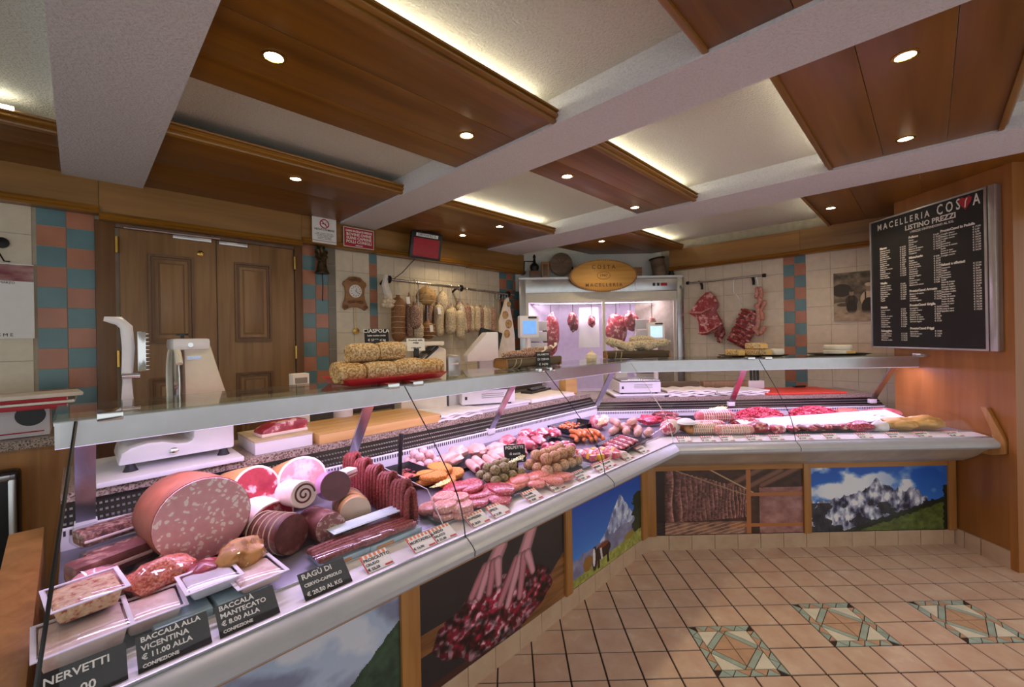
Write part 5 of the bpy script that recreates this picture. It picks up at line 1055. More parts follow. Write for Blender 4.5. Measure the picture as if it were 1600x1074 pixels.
plate('wide black plate of small cheeses on the right shelf', .92, .42, [(-.14,-.01,0,.062,.05,'cheese_rind','round rind cheese at the left of the wide black plate'),(-.02,-.02,0,.055,.048,'cheese_rind','round rind cheese second from left on the wide black plate'),(.07,.0,0,.060,.048,'cheese_pale','pale round cheese third from left on the wide black plate'),(.17,-.01,0,.052,.05,'cheese_white','white cheese at the right of the wide black plate'),(.03,.01,.05,.070,.045,'cheese_pale','pale cheese stacked on top on the wide black plate')], 'cheeses on the wide black plate')
plate('narrow black plate with white cheeses by the price board', 1.56, .34, [(.0,0,0,.090,.034,'cheese_white','lower white round cheese on the narrow black plate'),(.0,-.0,.035,.088,.034,'cheese_white','upper white round cheese on the narrow black plate')], 'cheeses on the narrow black plate')
# ================================================================== GOODS IN THE CASE
def dz_(side, d): return (.782+(.132-d)*.0695 if side == 'L' else .782+(.132-d)*.0016)+.002
def G(name, lab, cat, side, t, d, dz=0, rot=0, group=None, tilt=None):
    o = thing(name, lab, cat, put(side, t, d, dz_(side, d)+dz), rz(side)+rot, group)
    if tilt: o.rotation_euler = (tilt[0], tilt[1], rz(side)+rot)
    return o
C = srgb
m, nt, N, L, b = newmat('mortadella'); co = coords(N, L, rnd=False); nz = N.new('ShaderNodeTexNoise'); nz.inputs['Scale'].default_value = 30; L.new(co, nz.inputs[0])
va = N.new('ShaderNodeVectorMath'); va.operation = 'MULTIPLY_ADD'; va.inputs[1].default_value = (.035,.035,.035); L.new(nz.outputs['Color'], va.inputs[0]); L.new(co, va.inputs[2])
vo = N.new('ShaderNodeTexVoronoi'); vo.inputs['Scale'].default_value = 58; vo.inputs['Randomness'].default_value = 1; L.new(va.outputs[0], vo.inputs['Vector'])
L.new(ramp(N, L, vo.outputs['Distance'], [(.30, C(252,232,226)), (.36, C(230,168,172)), (1, C(222,156,162))]), b.inputs['Base Color']); b.inputs['Roughness'].default_value = .45; b.inputs['Coat Weight'].default_value = .2
plain('mort_skin', C(150,82,58), .5, var=.12)
speck('prosciutto', C(176,52,66), C(236,190,186), scale=22, thr=.42, rough=.35, soft=.04, bst=.05, second=C(146,32,48), coat=.3); plain('fat', C(244,218,208), .5, var=.05, nscale=10); speck('ham_pink', C(226,150,150), C(246,206,200), scale=18, thr=.44, rough=.45, soft=.08, bst=.08, coat=.2); plain('ham_rind', C(206,142,84), .5, var=.12, nscale=8)
plain('dark_cut', C(104,44,58), .35, coat=.3, var=.1); plain('violet_skin', C(160,120,170), .3, coat=.3); speck('cured_dark', C(122,66,62), C(180,130,118), scale=18, thr=.40, rough=.5, bst=.3, second=C(92,44,42)); speck('salami_cut', C(150,92,88), C(206,168,158), scale=90, thr=.44, rough=.5, bst=0); plain('turkey_cut', C(234,204,176), .5, var=.04)
plain('bacon_fat', C(246,220,210), .4); plain('bacon_red', C(176,74,84), .4); speck('pepper_crust', C(150,100,84), C(86,52,48), scale=80, thr=.46, rough=.7, bst=.4, second=C(206,160,140)); speck('dry_sausage', C(150,62,58), C(116,42,42), scale=160, thr=.46, rough=.5, bst=.3, second=C(182,96,86))
speck('burger', C(222,142,130), C(250,220,212), scale=120, thr=.43, rough=.5, bst=.35, coat=.2); speck('red_patty', C(178,36,62), C(236,150,156), scale=120, thr=.42, rough=.4, bst=.35, coat=.3); speck('chicken', C(228,168,154), C(244,206,192), scale=16, thr=.44, rough=.4, soft=.1, bst=.05, coat=.35); speck('crumb', C(230,150,60), C(196,106,34), scale=170, thr=.45, rough=.7, bst=.5, second=C(240,182,96)); speck('green_ball', C(158,144,104), C(112,106,66), scale=130, thr=.46, rough=.6, bst=.4, second=C(190,172,136)); speck('tan_ball', C(206,160,122), C(164,112,80), scale=130, thr=.45, rough=.6, bst=.4, second=C(226,186,150)); speck('pale_ball', C(238,196,190), C(222,166,160), scale=120, thr=.45, rough=.5, bst=.2)
speck('spiced', C(226,122,104), C(190,74,60), scale=160, thr=.44, rough=.45, bst=.3, coat=.25, second=C(240,168,144)); speck('lamb', C(194,76,92), C(246,206,200), scale=36, thr=.45, rough=.4, soft=.04, bst=.1, coat=.3); plain('wurst', C(226,130,76), .35, var=.08, coat=.3); speck('brat', C(214,158,142), C(232,190,176), scale=110, thr=.44, rough=.4, bst=.1, coat=.3); speck('mince', C(206,36,70), C(240,140,156), scale=110, thr=.43, rough=.4, bst=.2, coat=.3); speck('pork', C(208,100,108), C(240,184,180), scale=26, thr=.42, rough=.4, soft=.08, bst=.05, coat=.35); speck('roast_tan', C(206,148,86), C(166,106,54), scale=30, thr=.44, rough=.5, bst=.25); plain('corn_chicken', C(226,176,96), .45, var=.1, nscale=9, coat=.2); plain('tray_blue', C(176,206,220), .4); plain('tray_pale', C(212,230,238), .4); plain('yellow_pepper', C(240,190,50), .35); plain('net', C(244,226,214), .7)
speck('baccala', C(240,214,204), C(226,190,176), scale=20, thr=.44, rough=.5, bst=.2); speck('terrine', C(206,156,120), C(170,66,46), scale=70, thr=.40, rough=.5, soft=.03, bst=.1, second=C(236,206,166)); plain('tub_clear', C(228,222,232), .25, coat=.3)
glass('tub', (.985,.98,.99,1), .45, 0); plain('tub_rim', C(240,234,246), .3, var=.01)

# ---- takeaway tubs at the left end
def tub(lab, t, d, dz, w_, dp, h, fill, rot=0, stack=False):
    q = G('food_tub', lab, 'tub', 'L', t, d, dz, rot, 'takeaway tubs at the left end'); rd = .012
    MB().add([(-w_/2+.012,-dp/2+.012,0),(w_/2-.012,-dp/2+.012,0),(w_/2-.012,dp/2-.012,0),(-w_/2+.012,dp/2-.012,0),(-w_/2+.003,-dp/2+.003,h),(w_/2-.003,-dp/2+.003,h),(w_/2-.003,dp/2-.003,h),(-w_/2+.003,dp/2-.003,h)], [(3,2,1,0),(4,5,6,7),(0,1,5,4),(1,2,6,5),(2,3,7,6),(3,0,4,7)]).obj('filling', fill, q, bevel=.010)
    MB().add([(-w_/2+.010,-dp/2+.010,-.001),(w_/2-.010,-dp/2+.010,-.001),(w_/2-.010,dp/2-.010,-.001),(-w_/2+.010,dp/2-.010,-.001),(-w_/2,-dp/2,h),(w_/2,-dp/2,h),(w_/2,dp/2,h),(-w_/2,dp/2,h)], [(3,2,1,0),(0,1,5,4),(1,2,6,5),(2,3,7,6),(3,0,4,7)]).obj('tub', 'tub', q)
    a, b = w_/2, dp/2; e = .007; o_ = [(-a-e,-b-e,h),(a+e,-b-e,h),(a+e,b+e,h),(-a-e,b+e,h)]; i_ = [(-a+.002,-b+.002,h),(a-.002,-b+.002,h),(a-.002,b-.002,h),(-a+.002,b-.002,h)]
    MB().rings([o_, i_, [(x,y,z+.002) for x,y,z in i_], [(x,y,z+.002) for x,y,z in o_], o_], cap=False).obj('lid_rim', 'tub_rim', q)
    MB().add([(-a,-b,h+.002),(a,-b,h+.002),(a,b,h+.002),(-a,b,h+.002),(-a+.008,-b+.008,h+.006),(a-.008,-b+.008,h+.006),(a-.008,b-.008,h+.006),(-a+.008,b-.008,h+.006)], [(4,5,6,7),(0,1,5,4),(1,2,6,5),(2,3,7,6),(3,0,4,7)]).obj('lid', 'film', q)
tub('clear tub of pale jellied meat at the front left corner', -2.655, .055, 0, .14, .15, .048, 'baccala', .05); tub('clear tub of terrine with red flecks stacked behind the front left one', -2.65, -.02, .052, .12, .13, .04, 'terrine', .12)
tub('clear tub of creamed fish behind the second slate', -2.54, .05, .004, .11, .12, .036, 'baccala'); tub('white tub of creamed fish behind the third slate', -2.425, .05, .03, .11, .11, .03, 'tub_clear', .05); tub('flat pale tub left of the vacuum packed salami', -2.33, .075, .02, .11, .13, .026, 'baccala', .08)
for k, (t, lab) in enumerate(((-2.49,'light blue packing tray under the tubs at the left'), (-2.37,'light blue packing tray under the flat pale tub'))):
    q = G('packing_tray', lab, 'tray', 'L', t, .07, 0, .05); MB().box(-.055,.055,-.06,.06,0,.018).obj('tray', 'tray_blue', q, bevel=.003); MB().box(-.04,-.01,-.0612,-.0595,.004,.013).obj('label_print', 'ham_rind', q)
# ---- wrapped and cured pieces
def chunk(name, lab, cat, t, d, dz, sx, sy, sz, m_, seed, face=None, film=True, rot=0, side='L', amp=.16, band=None):
    q = G(name, lab, cat, side, t, d, dz+sz*.8, rot); MB().blob(sx, sy, sz, amp, 1.7, seed, 3, flat=.8).obj('meat', m_, q)
    if band: MB().blob(sx*1.01, sy*.98, sz*.5, amp, 1.7, seed, 3, flat=.8).obj('fat_band', band, q, (0,-.002,sz*.22))
    if film: MB().blob(sx*1.06, sy*1.06, sz*1.08, amp+.05, 2.1, seed, 3, flat=.78).obj('film', 'film', q)
    return q
def slab(name, lab, cat, side, t, d, dz, L_, dp, h, m_, rot=0, film=True, band=None, tilt=None, bev=.012):
    q = G(name, lab, cat, side, t, d, dz, rot, tilt=tilt); MB().box(-L_/2, L_/2, -dp/2, dp/2, 0, h).obj('meat', m_, q, bevel=bev)
    if band: MB().box(-L_/2+.004, L_/2-.004, -dp/2-.002, dp/2-.004, h*.30, h*.52).obj('fat_band', band, q, bevel=.004)
    if film: MB().box(-L_/2-.006, L_/2+.012, -dp/2-.005, dp/2+.005, -.0, h+.005).obj('film', 'film', q, bevel=.01)
    return q
slab('peppered_bacon', 'vacuum packed peppered bacon slab lying farthest back at the left', 'bacon', 'L', -2.56, -.42, .045, .22, .08, .04, 'pepper_crust', .30, band='bacon_fat'); slab('peppered_bacon', 'second peppered bacon slab just in front of the first', 'bacon', 'L', -2.53, -.31, .01, .24, .08, .045, 'pepper_crust', .25, band='bacon_fat')
slab('cured_pork', 'dark cured pork piece with a white fat stripe left of the mortadella', 'meat', 'L', -2.60, -.22, .03, .17, .07, .05, 'cured_dark', .35, film=False, band='bacon_fat'); chunk('raw_ham_piece', 'pink raw ham piece behind the terrine tub', 'ham', -2.64, -.14, .0, .075, .05, .04, 'ham_pink', 21, rot=.5)
chunk('wrapped_speck', 'film wrapped speck piece between terrine tub and mortadella', 'speck', -2.51, -.06, .02, .075, .05, .038, 'spiced', 22, rot=.3); chunk('wrapped_cheese_ham', 'film wrapped brown piece in front of the mortadella', 'meat', -2.34, -.015, .03, .060, .05, .038, 'roast_tan', 23, rot=.4); chunk('wrapped_ham_end', 'small film wrapped red ham end beside the mortadella base', 'ham', -2.42, -.02, .01, .05, .045, .032, 'prosciutto', 24)
chunk('dark_cured_end', 'dark cured end piece under the film wrapped speck', 'meat', -2.54, -.10, 0, .09, .06, .03, 'cured_dark', 25)
def roll(name, lab, cat, side, t, d, dz, r, L_, skin, facem, rot=0, tilt=0, ry=1., rx=1., ties=0, rim=None, spiral=False, rest=True):
    """a cut roll: skin body and a cut face looking to the shop (local -y)"""
    q = G(name, lab, cat, side, t, d, dz+r*ry*.98, rot, tilt=(tilt, 0)); Sx = Matrix.Diagonal((rx, 1, ry, 1)); n = 32
    prof = [(r*.985,0),(r,.012),(r*1.0,L_*.5),(r*.97,L_*.8),(r*.85,L_*.93),(r*.5,L_*.99),(.002,L_)]
    rs_ = [[(rr_*math.cos(2*PI*i/n)*rx, y, rr_*math.sin(2*PI*i/n)*ry) for i in range(n)] for rr_, y in prof]; MB().rings(rs_).obj('skin', skin, q)
    e = r*(.97 if rim is None else .90); o = MB().lathe([(e,0),(e*.99,.004),(0,.004)], n, Sx @ X90).obj('cut_face', facem, q)
    if rim: MB().lathe([(r*.985,0),(r*.98,.003),(r*.88,.003)], n, Sx @ X90, cap=False).obj('fat_rim', rim, q)
    if spiral: MB().tube([((r*.82*(1-k/60))*math.cos(k*.24)*rx, -.004, (r*.82*(1-k/60))*math.sin(k*.24)*ry) for k in range(56)], r*.075, 6).obj('lean_spiral', 'dark_cut', q)
    for k in range(ties):
        y = L_*(.15+.7*k/max(1, ties-1)); rr_ = r*1.005; MB().tube([(rr_*math.cos(i*PI/10)*rx, y, rr_*math.sin(i*PI/10)*ry) for i in range(21)], .0022, 5).obj('tie', 'string', q)
    return q
roll('mortadella', 'huge cut mortadella with white fat flecks', 'mortadella', 'L', -2.40, -.155, .01, .126, .30, 'mort_skin', 'mortadella', rot=.10, tilt=-.10, ry=.95)
roll('prosciutto_crudo', 'cut raw ham with red face and white fat edge right of the mortadella', 'ham', 'L', -2.225, -.30, .03, .088, .20, 'ham_rind', 'prosciutto', rot=.30, tilt=-.25, ry=1.0, rx=1.0, rim='fat'); roll('prosciutto_crudo', 'lower red raw ham half under the upright one', 'ham', 'L', -2.21, -.19, .0, .055, .18, 'fat', 'prosciutto', rot=.35, rx=1.5, rim='fat')
roll('cooked_ham', 'big pink cooked ham with golden rind', 'ham', 'L', -2.06, -.335, .03, .082, .20, 'ham_rind', 'ham_pink', rot=.20, tilt=-.35, rx=1.2, rim='fat')
roll('pancetta_roll', 'rolled pancetta with a swirl on its cut face', 'pancetta', 'L', -2.135, -.115, .095, .044, .14, 'bacon_fat', 'bacon_fat', rot=.12, tilt=-.15, spiral=True); roll('bresaola', 'dark purple cured beef with a violet film', 'cured beef', 'L', -2.025, -.12, .085, .052, .16, 'violet_skin', 'dark_cut', rot=-.2, tilt=-.25)
slab('bacon_piece', 'small striped bacon piece behind the dark purple beef', 'bacon', 'L', -1.95, -.19, .13, .06, .05, .03, 'bacon_fat', .4, film=False, band='bacon_red')
roll('tied_roast', 'dark tied cured roast in front of the raw ham', 'roast', 'L', -2.20, -.035, .0, .060, .15, 'cured_dark', 'cured_dark', rot=.35, tilt=-.1, ties=5); roll('large_salami', 'thick grey-brown salami with cut face', 'salami', 'L', -2.09, -.01, .0, .050, .17, 'cured_dark', 'salami_cut', rot=.05, tilt=-.1); roll('turkey_breast', 'netted turkey breast with pale cut face', 'turkey', 'L', -1.985, -.055, .0, .054, .17, 'roast_tan', 'turkey_cut', rot=-.25, tilt=-.1, ties=4)
for k, (t, d, lab) in enumerate(((-2.09,.085,'vacuum packed salami sticks on blue trays, nearest pack'), (-1.95,.085,'vacuum packed salami sticks on blue trays, pack nearer the divider'))):
    q = G('vacuum_pack', lab, 'salami pack', 'L', t, d, .022, .03, 'vacuum packs of salami sticks'); 
    for j in range(5): MB().sausage([(-.085,0,0),(.0,.002,.002),(.085,0,0)], .0105, 8).obj('stick', 'dry_sausage', q, (.004*(j % 2), -.038+.019*j, .011))
    MB().box(-.105,.105,-.052,.052,0,.024).obj('film', 'film', q, bevel=.006); b_ = G('packing_tray', ['light blue packing tray under the nearest vacuum pack','light blue packing tray under the pack nearer the divider'][k], 'tray', 'L', t+.02, d-.01, 0, .03); MB().box(-.10,.09,-.06,.06,0,.02).obj('tray', 'tray_blue', b_, bevel=.003); MB().box(-.08,-.02,-.0615,-.0595,.004,.014).obj('label_print', 'ham_rind', b_)
pc = G('paper_sheet', 'white paper sheet on top behind the salami packs', 'paper', 'L', -1.975, .015, .052, .03); MB().box(-.13,.14,-.032,.032,0,.002).obj('sheet', 'tray_pale', pc); MB().box(-.12,.13,-.027,.027,.002,.003).obj('fold', 'tray_pale', pc)
# ---- glass dividers, dried sausages folded over a bar
dv = G('glass_divider', 'clear glass divider between cold cuts and fresh meat', 'divider', 'L', -1.775, -.165, 0); MB().add([(-.003,-.33,0),(.003,-.33,0),(.003,.30,0),(-.003,.30,0),(-.003,-.24,.10),(.003,-.24,.10),(.003,.30,.125),(-.003,.30,.125)], [(3,2,1,0),(4,5,6,7),(0,1,5,4),(1,2,6,5),(2,3,7,6),(3,0,4,7)]).obj('pane', 'acrylic', dv); MB().box(-.008,.008,-.33,.30,0,.006).obj('base_strip', 'acrylic', dv); MB().tube([(0,-.33,.002),(0,-.24,.10),(0,.30,.125)], .0016, 5).obj('polished_edge', 'tub_rim', dv)
for k in range(21):
    d = .075-.0245*k; q = G('dried_sausage', 'thin dark red dried sausage folded over in the row before the glass divider', 'sausage', 'L', -1.845, d, 0, .04*((k*7) % 5-2), 'row of folded dried sausages'); h = .135+.008*((k*3) % 4)
    MB().sausage([(-.017,0,.012),(-.016,.002,h*.5),(-.014,0,h-.02),(-.008,0,h-.005),(0,0,h),(.008,0,h-.005),(.014,0,h-.02),(.016,-.002,h*.5),(.017,0,.012)], .0102, 8).obj('casing', 'dry_sausage', q); MB().tube([(.017,0,.006),(.019,0,-.0)], .004, 6).obj('tied_tip', 'string', q)
def btray(lab, side, t, d, w_, dp, h=.022, rot=0, dz=0, m_='plate_black'):
    q = G('black_tray', lab, 'tray', side, t, d, dz, rot, 'black display trays'); tray_mesh(w_-.03, dp-.03, h, .015, .003).obj('tray', m_, q, bevel=.002); MB().box(-w_*.3,w_*.3,-dp*.3,dp*.3,0,.001).obj('foot', m_, q); return q
btray('small deep black tray beside the folded dried sausages', 'L', -1.63, -.30, .16, .22, .05)
q = G('salad_heap', 'heap of orange and green salad bits in the small deep tray', 'salad', 'L', -1.63, -.30, .006); m = MB(); g = random.Random(4)
for k in range(60): m.blob(.010,.008,.005,.2,2,k,1, Matrix.Translation((g.uniform(-.05,.05), g.uniform(-.08,.08), g.uniform(.004,.025))))
o = m.obj('bits', 'dry_sausage', q); o['kind'] = 'stuff'; MB().blob(.05,.08,.012,.1,2,3,2).obj('base', 'spiced', q, (0,0,.008))
spa = G('spatula', 'black serving spatula standing upright in the small deep tray', 'spatula', 'L', -1.66, -.31, .012); MB().tube([(0,0,.02),(.004,.0,.10),(.012,0,.20)], [.016,.013,.017], 10, flat=.5).obj('handle', 'black_plastic', spa); MB().box(-.02,.02,-.004,.004,0,.03).obj('blade', 'steel', spa)
# ---- fresh meat, left counter
btray('flat black tray under the pink burgers', 'L', -1.66, .05, .22, .20, .008); btray('flat dark tray under the red patties', 'L', -1.50, .035, .29, .23, .008); btray('dark tray under the meatballs', 'L', -1.13, .02, .60, .28, .008); btray('dark tray at the back under the chicken', 'L', -1.20, -.34, .70, .24, .008); btray('dark tray at the back under the lamb', 'L', -.68, -.27, .34, .26, .008)  # dark tray colour also puts contact shade under the goods
def patty(name, lab, cat, side, t, d, dz, r, h, m_, rot=0, oval=1.25, grp=None, tilt=(0,0)):
    q = G(name, lab, cat, side, t, d, dz+.009, rot, grp, tilt=tilt); n = 22; sd = t*13+d*7; prof = [(.90,0),(1.0,.25),(1.0,.72),(.92,1.0),(.0,1.02)]
    rs_ = [[(r*k*oval*(1+.04*noise.noise(Vector((math.cos(2*PI*i/n)*2, math.sin(2*PI*i/n)*2, sd))))*math.cos(2*PI*i/n), r*k*(1+.05*noise.noise(Vector((math.sin(2*PI*i/n)*2, i*.1, sd))))*math.sin(2*PI*i/n), h*z) for i in range(n)] for k, z in prof if k > 0]; MB().rings(rs_).obj('patty', m_, q, sharp=60); return q
for k, (t, d, z, lab) in enumerate(((-1.735,.03,0,'back left'),(-1.66,.0,0,'back right'),(-1.72,.105,0,'front left, lower one'),(-1.635,.085,0,'front right, lower one'),(-1.715,.10,.026,'front left, upper one'),(-1.64,.08,.026,'front right, upper one'),(-1.67,.035,.024,'middle, upper one'),(-1.665,.135,.0,'frontmost'),(-1.665,.133,.022,'frontmost, upper one'))): patty('hamburger', 'thick pale pink hamburger of the burger tray, '+lab, 'hamburger', 'L', t, d, z, .042, .022, 'burger', .3, 1.15, 'pale hamburgers')
for k, (t, d, z, lab) in enumerate(((-1.60,-.03,.0,'left'),(-1.55,-.04,.012,'upper left'),(-1.51,.05,.0,'lower middle'),(-1.50,-.01,.014,'top middle'),(-1.44,.05,.0,'right'),(-1.56,.09,0,'front left'),(-1.47,.125,.0,'front right'),(-1.42,.09,.012,'far right, on top'))): patty('red_patty', 'flat bright red beef patty, '+lab+' of the red patty tray', 'patty', 'L', t, d, z, .050, .016, 'red_patty', .2*k, 1.45, 'red beef patties', (0, .06*((k % 3)-1)))
for k, (t, d, z, lab) in enumerate(((-1.585,-.215,0,'left'),(-1.46,-.19,0,'right'),(-1.53,-.155,0,'front'),(-1.50,-.23,.024,'on top'),(-1.58,-.18,.024,'on top at the left'))): patty('breaded_cutlet', 'orange breadcrumbed cutlet, '+lab+' of the breaded pile', 'cutlet', 'L', t, d, z, .052, .024, 'crumb', .5*k, 1.4, 'breaded cutlets')
def ball(name, lab, cat, side, t, d, z, r, m_, grp, k=0):
    q = G(name, lab, cat, side, t, d, z+r*.95+.008, k*1.7, grp); MB().blob(r, r, r*.93, .05, 2.5, k, 2).obj('ball', m_, q)
g = random.Random(9)
def pile(name, lab, cat, side, t0, t1, d0, d1, r, m_, grp, layers=2):
    k = 0
    for L_ in range(layers):
        e = L_*r*.9; nt = max(1, int((t1-t0-2*e)/(2*r)+.5)); nd = max(1, int((d1-d0-2*e)/(2*r)+.5))
        for i in range(nt):
            for j in range(nd):
                ball(name, lab, cat, side, t0+e+r+i*(t1-t0-2*e)/nt+g.uniform(-.003,.003), d0+e+r+j*(d1-d0-2*e)/nd+g.uniform(-.003,.003), L_*r*1.45, r*g.uniform(.93,1.04), m_, grp, k); k += 1
pile('meatball', 'speckled green-grey meatball in the pile beside the slate sign', 'meatball', 'L', -1.41, -1.20, -.10, .045, .0245, 'green_ball', 'green meatballs'); pile('meatball', 'large tan meatball in the pile right of the slate sign', 'meatball', 'L', -1.16, -.86, -.045, .13, .030, 'tan_ball', 'tan meatballs'); pile('meatball', 'pale pink meatball in the small pile at the back', 'meatball', 'L', -1.555, -1.40, -.47, -.33, .024, 'pale_ball', 'pale meatballs')
for k in range(7):
    t = -1.33+.055*k; q = G('stuffed_roll', 'pale pink stuffed chicken roll in the row behind the green meatballs', 'chicken roll', 'L', t, -.20-.02*(k % 2), .026, 1.2, 'stuffed chicken rolls'); MB().sausage([(-.05,0,0),(0,.004,.004),(.05,0,0)], .021, 10).obj('meat', 'chicken', q); MB().lathe([(.012,0),(0,.006)], 8, Matrix.Translation((-.068,0,0)) @ Matrix.Rotation(-PI/2, 4, 'Y')).obj('stuffing', 'dry_sausage', q)
for k, (t, d, lab) in enumerate(((-1.37,-.33,'leftmost'),(-1.27,-.39,'second from left'),(-1.17,-.35,'third from left'),(-1.07,-.30,'fourth from left'),(-1.03,-.22,'rightmost'),(-1.12,-.22,'front middle'))): chunk('chicken_breast', 'large pale chicken breast at the back, '+lab, 'chicken', t, d, .006, .075, .05, .032, 'chicken', 40+k, film=False, rot=.5*k)
for k, (t, d, lab) in enumerate(((-.93,-.36,'leftmost'),(-.86,-.30,'middle'),(-.79,-.25,'rightmost'),(-.90,-.24,'front'))): chunk('chicken_thigh', 'pink chicken thigh behind the tan meatballs, '+lab, 'chicken', t, d, .01, .055, .04, .03, 'pork', 50+k, film=False, rot=.7*k)
for k, (t, d, lab) in enumerate(((-.74,-.38,'left'),(-.66,-.33,'middle'),(-.58,-.30,'right'))): chunk('lamb_chops', 'red marbled lamb piece at the back of the long counter, '+lab, 'lamb', t, d, .012, .065, .045, .03, 'lamb', 60+k, film=False, rot=.4*k)
for k in range(8):
    t = -.85+.042*(k % 4)+.02*(k//4); d = -.11-.05*(k//4)+.03*(k % 4)*.5; q = G('bacon_roll', 'small rolled bacon with white and red stripes', 'bacon roll', 'L', t, d, .026, .5*k, 'bacon rolls'); MB().lathe([(.02,-.022),(.023,-.018),(.023,.018),(.02,.022)], 14, X90).obj('roll', 'lamb', q); MB().tube([(.017*(1-i/26)*math.cos(i*.6),-.0235,.017*(1-i/26)*math.sin(i*.6)) for i in range(22)], .003, 5).obj('fat_swirl', 'bacon_fat', q)
for k in range(5):
    t = -.76+.045*k; d = .06+.018*k; q = G('meat_skewer', 'skewer of meat and yellow pepper cubes, '+'first second third fourth fifth'.split()[k]+' from the left', 'skewer', 'L', t, d, .022, 1.25, 'skewers with yellow pepper'); MB().tube([(-.09,0,0),(.085,0,0)], .002, 5).obj('stick', 'board_wood', q)
    for j in range(6): MB().box(-.013,.013,-.017,.017,-.015,.015).obj('cube', ['pork','yellow_pepper','lamb','pork','bacon_fat','spiced'][(j+k) % 6], q, (-.062+.024*j, 0, 0), (.3*j,0,0), bevel=.004)
for k, (t, d, lab) in enumerate(((-1.33,.085,'left'),(-1.28,.065,'upper left'),(-1.25,.12,'front left'),(-1.18,.145,'front middle'),(-1.11,.15,'right'),(-1.20,.095,'upper middle'))): patty('spiced_cutlet', 'reddish spiced cutlet in front of the meatballs, '+lab, 'cutlet', 'L', t, d, .006*(k % 2)+.0, .046, .020, 'spiced', .6*k, 1.6, 'spiced cutlets', (0,.08*(k % 3-1)))
slate_sign('meatball_sign', 'small slate sign standing among the meatballs', put('L', -1.19, -.045, dz_('L', -.045)+.05), A45-.55, .105, .085, [('POLPETTE', .020, 'CENTER'), ('di zucca', .017, 'CENTER'), ('\u20ac 13,90 /kg', .017, 'CENTER')], lean=.35)
btray('deep black tray with orange bites at the back of the corner', 'L', -.30, -.36, .34, .18, .035); q = G('orange_bites', 'heap of small orange bites in the deep black corner tray', 'snacks', 'L', -.36, -.36, .01); m = MB()
for k in range(70): m.blob(.011,.009,.008,.2,2,k,1, Matrix.Translation((g.uniform(-.09,.07), g.uniform(-.05,.05), g.uniform(.0,.03))))
o = m.obj('bites', 'wurst', q); o['kind'] = 'stuff'
for k in range(9):
    t = -.53+.035*(k % 5)+.015*(k//5); d = -.17+.022*(k % 5); q = G('frankfurter', 'smooth orange frankfurter in the heap near the corner', 'sausage', 'L', t, d, .022+.028*(k//5), .9+.12*(k % 3), 'orange frankfurters'); MB().sausage([(-.055,.012,0),(-.02,0,.002),(.02,0,.002),(.055,.012,0)], .014, 10).obj('casing', 'wurst', q); MB().tube([(.066,.014,0),(.074,.016,.002)], .003, 5).obj('tip', 'wurst', q)
btray('black tray of fresh thin sausages at the corner', 'L', -.40, .07, .32, .20, .03, .1)
for k in range(8):
    q = G('thin_sausage', 'thin fresh sausage in the black tray at the corner', 'sausage', 'L', -.52+.034*k, .075-.004*k, .018, 1.25, 'thin fresh sausages'); MB().sausage([(-.07,.0,0),(0,.006,.004),(.07,0,0)], .011, 8).obj('casing', 'lamb' if k % 2 else 'dry_sausage', q); MB().tube([(.08,0,0),(.088,0,.003)], .003, 5).obj('tip', 'string', q)
for k, (t, d, z, a) in enumerate(((-.19,-.10,0,.3),(-.13,-.05,0,.6),(-.07,-.11,0,.2),(-.03,-.02,0,.8),(.03,-.08,0,.4),(-.10,.02,0,.5),(-.05,.07,0,.3),(-.14,-.12,.04,.9),(-.02,-.06,.04,.2))):
    q = G('bratwurst', 'plump grey-pink sausage in the corner heap', 'sausage', 'L', t, d, .025+z, a, 'plump sausages in the corner'); MB().sausage([(-.045,.01,0),(0,0,.003),(.045,.01,0)], .024, 12).obj('casing', 'brat', q); MB().tube([(.066,.014,0),(.08,.016,.004)], .004, 5).obj('tip', 'string', q)
chunk('pork_knuckle', 'pink pork knuckle at the back of the corner', 'pork', -.16, -.25, .01, .07, .055, .045, 'pork', 71, film=False)
chunk('dark_meat', 'dark red meat piece at the back right of the corner', 'meat', .30, -.42, .012, .10, .05, .032, 'beef_dark', 72, film=False, side='R')
# ---- right counter
btray('wide dark tray at the back of the short counter', 'R', .55, -.42, .50, .14, .02)
chunk('beef_cubes', 'bright red beef heap at the counter corner', 'beef', .12, -.26, .01, .085, .06, .035, 'mince', 80, film=False, side='R', amp=.3); chunk('beef_cubes', 'second red beef heap right of the corner', 'beef', .28, -.22, .01, .07, .05, .03, 'beef', 81, film=False, side='R', amp=.3)
def tied(lab, t, d, L_, r, m_, dz=0, rot=0, n=14):
    q = G('netted_roast', lab, 'roast', 'R', t, d, dz+r*.95, rot, 'netted roasts'); P = [(-L_/2+r*.6+(L_-r*1.2)*i/8, 0, 0) for i in range(9)]; MB().sausage(P, r, 16, k=5, flat=.9).obj('meat', m_, q)
    for k in range(n):
        x = -L_/2+.02+(L_-.04)*k/(n-1); e = min(1, math.sqrt(max(.05, 1-max(0, (abs(x)-L_/2+r)/r)**2))); MB().tube([(x, r*1.02*e*math.cos(i*PI/8), r*.93*e*math.sin(i*PI/8)) for i in range(17)], .003, 4).obj('net_loop', 'net', q)
    for s in (.3, -.3, .8): MB().tube([(-L_/2+.03, -r*1.0*math.cos(s), r*.92*math.sin(s)), (L_/2-.03, -r*1.0*math.cos(s), r*.92*math.sin(s))], .0016, 4).obj('net_string', 'net', q)
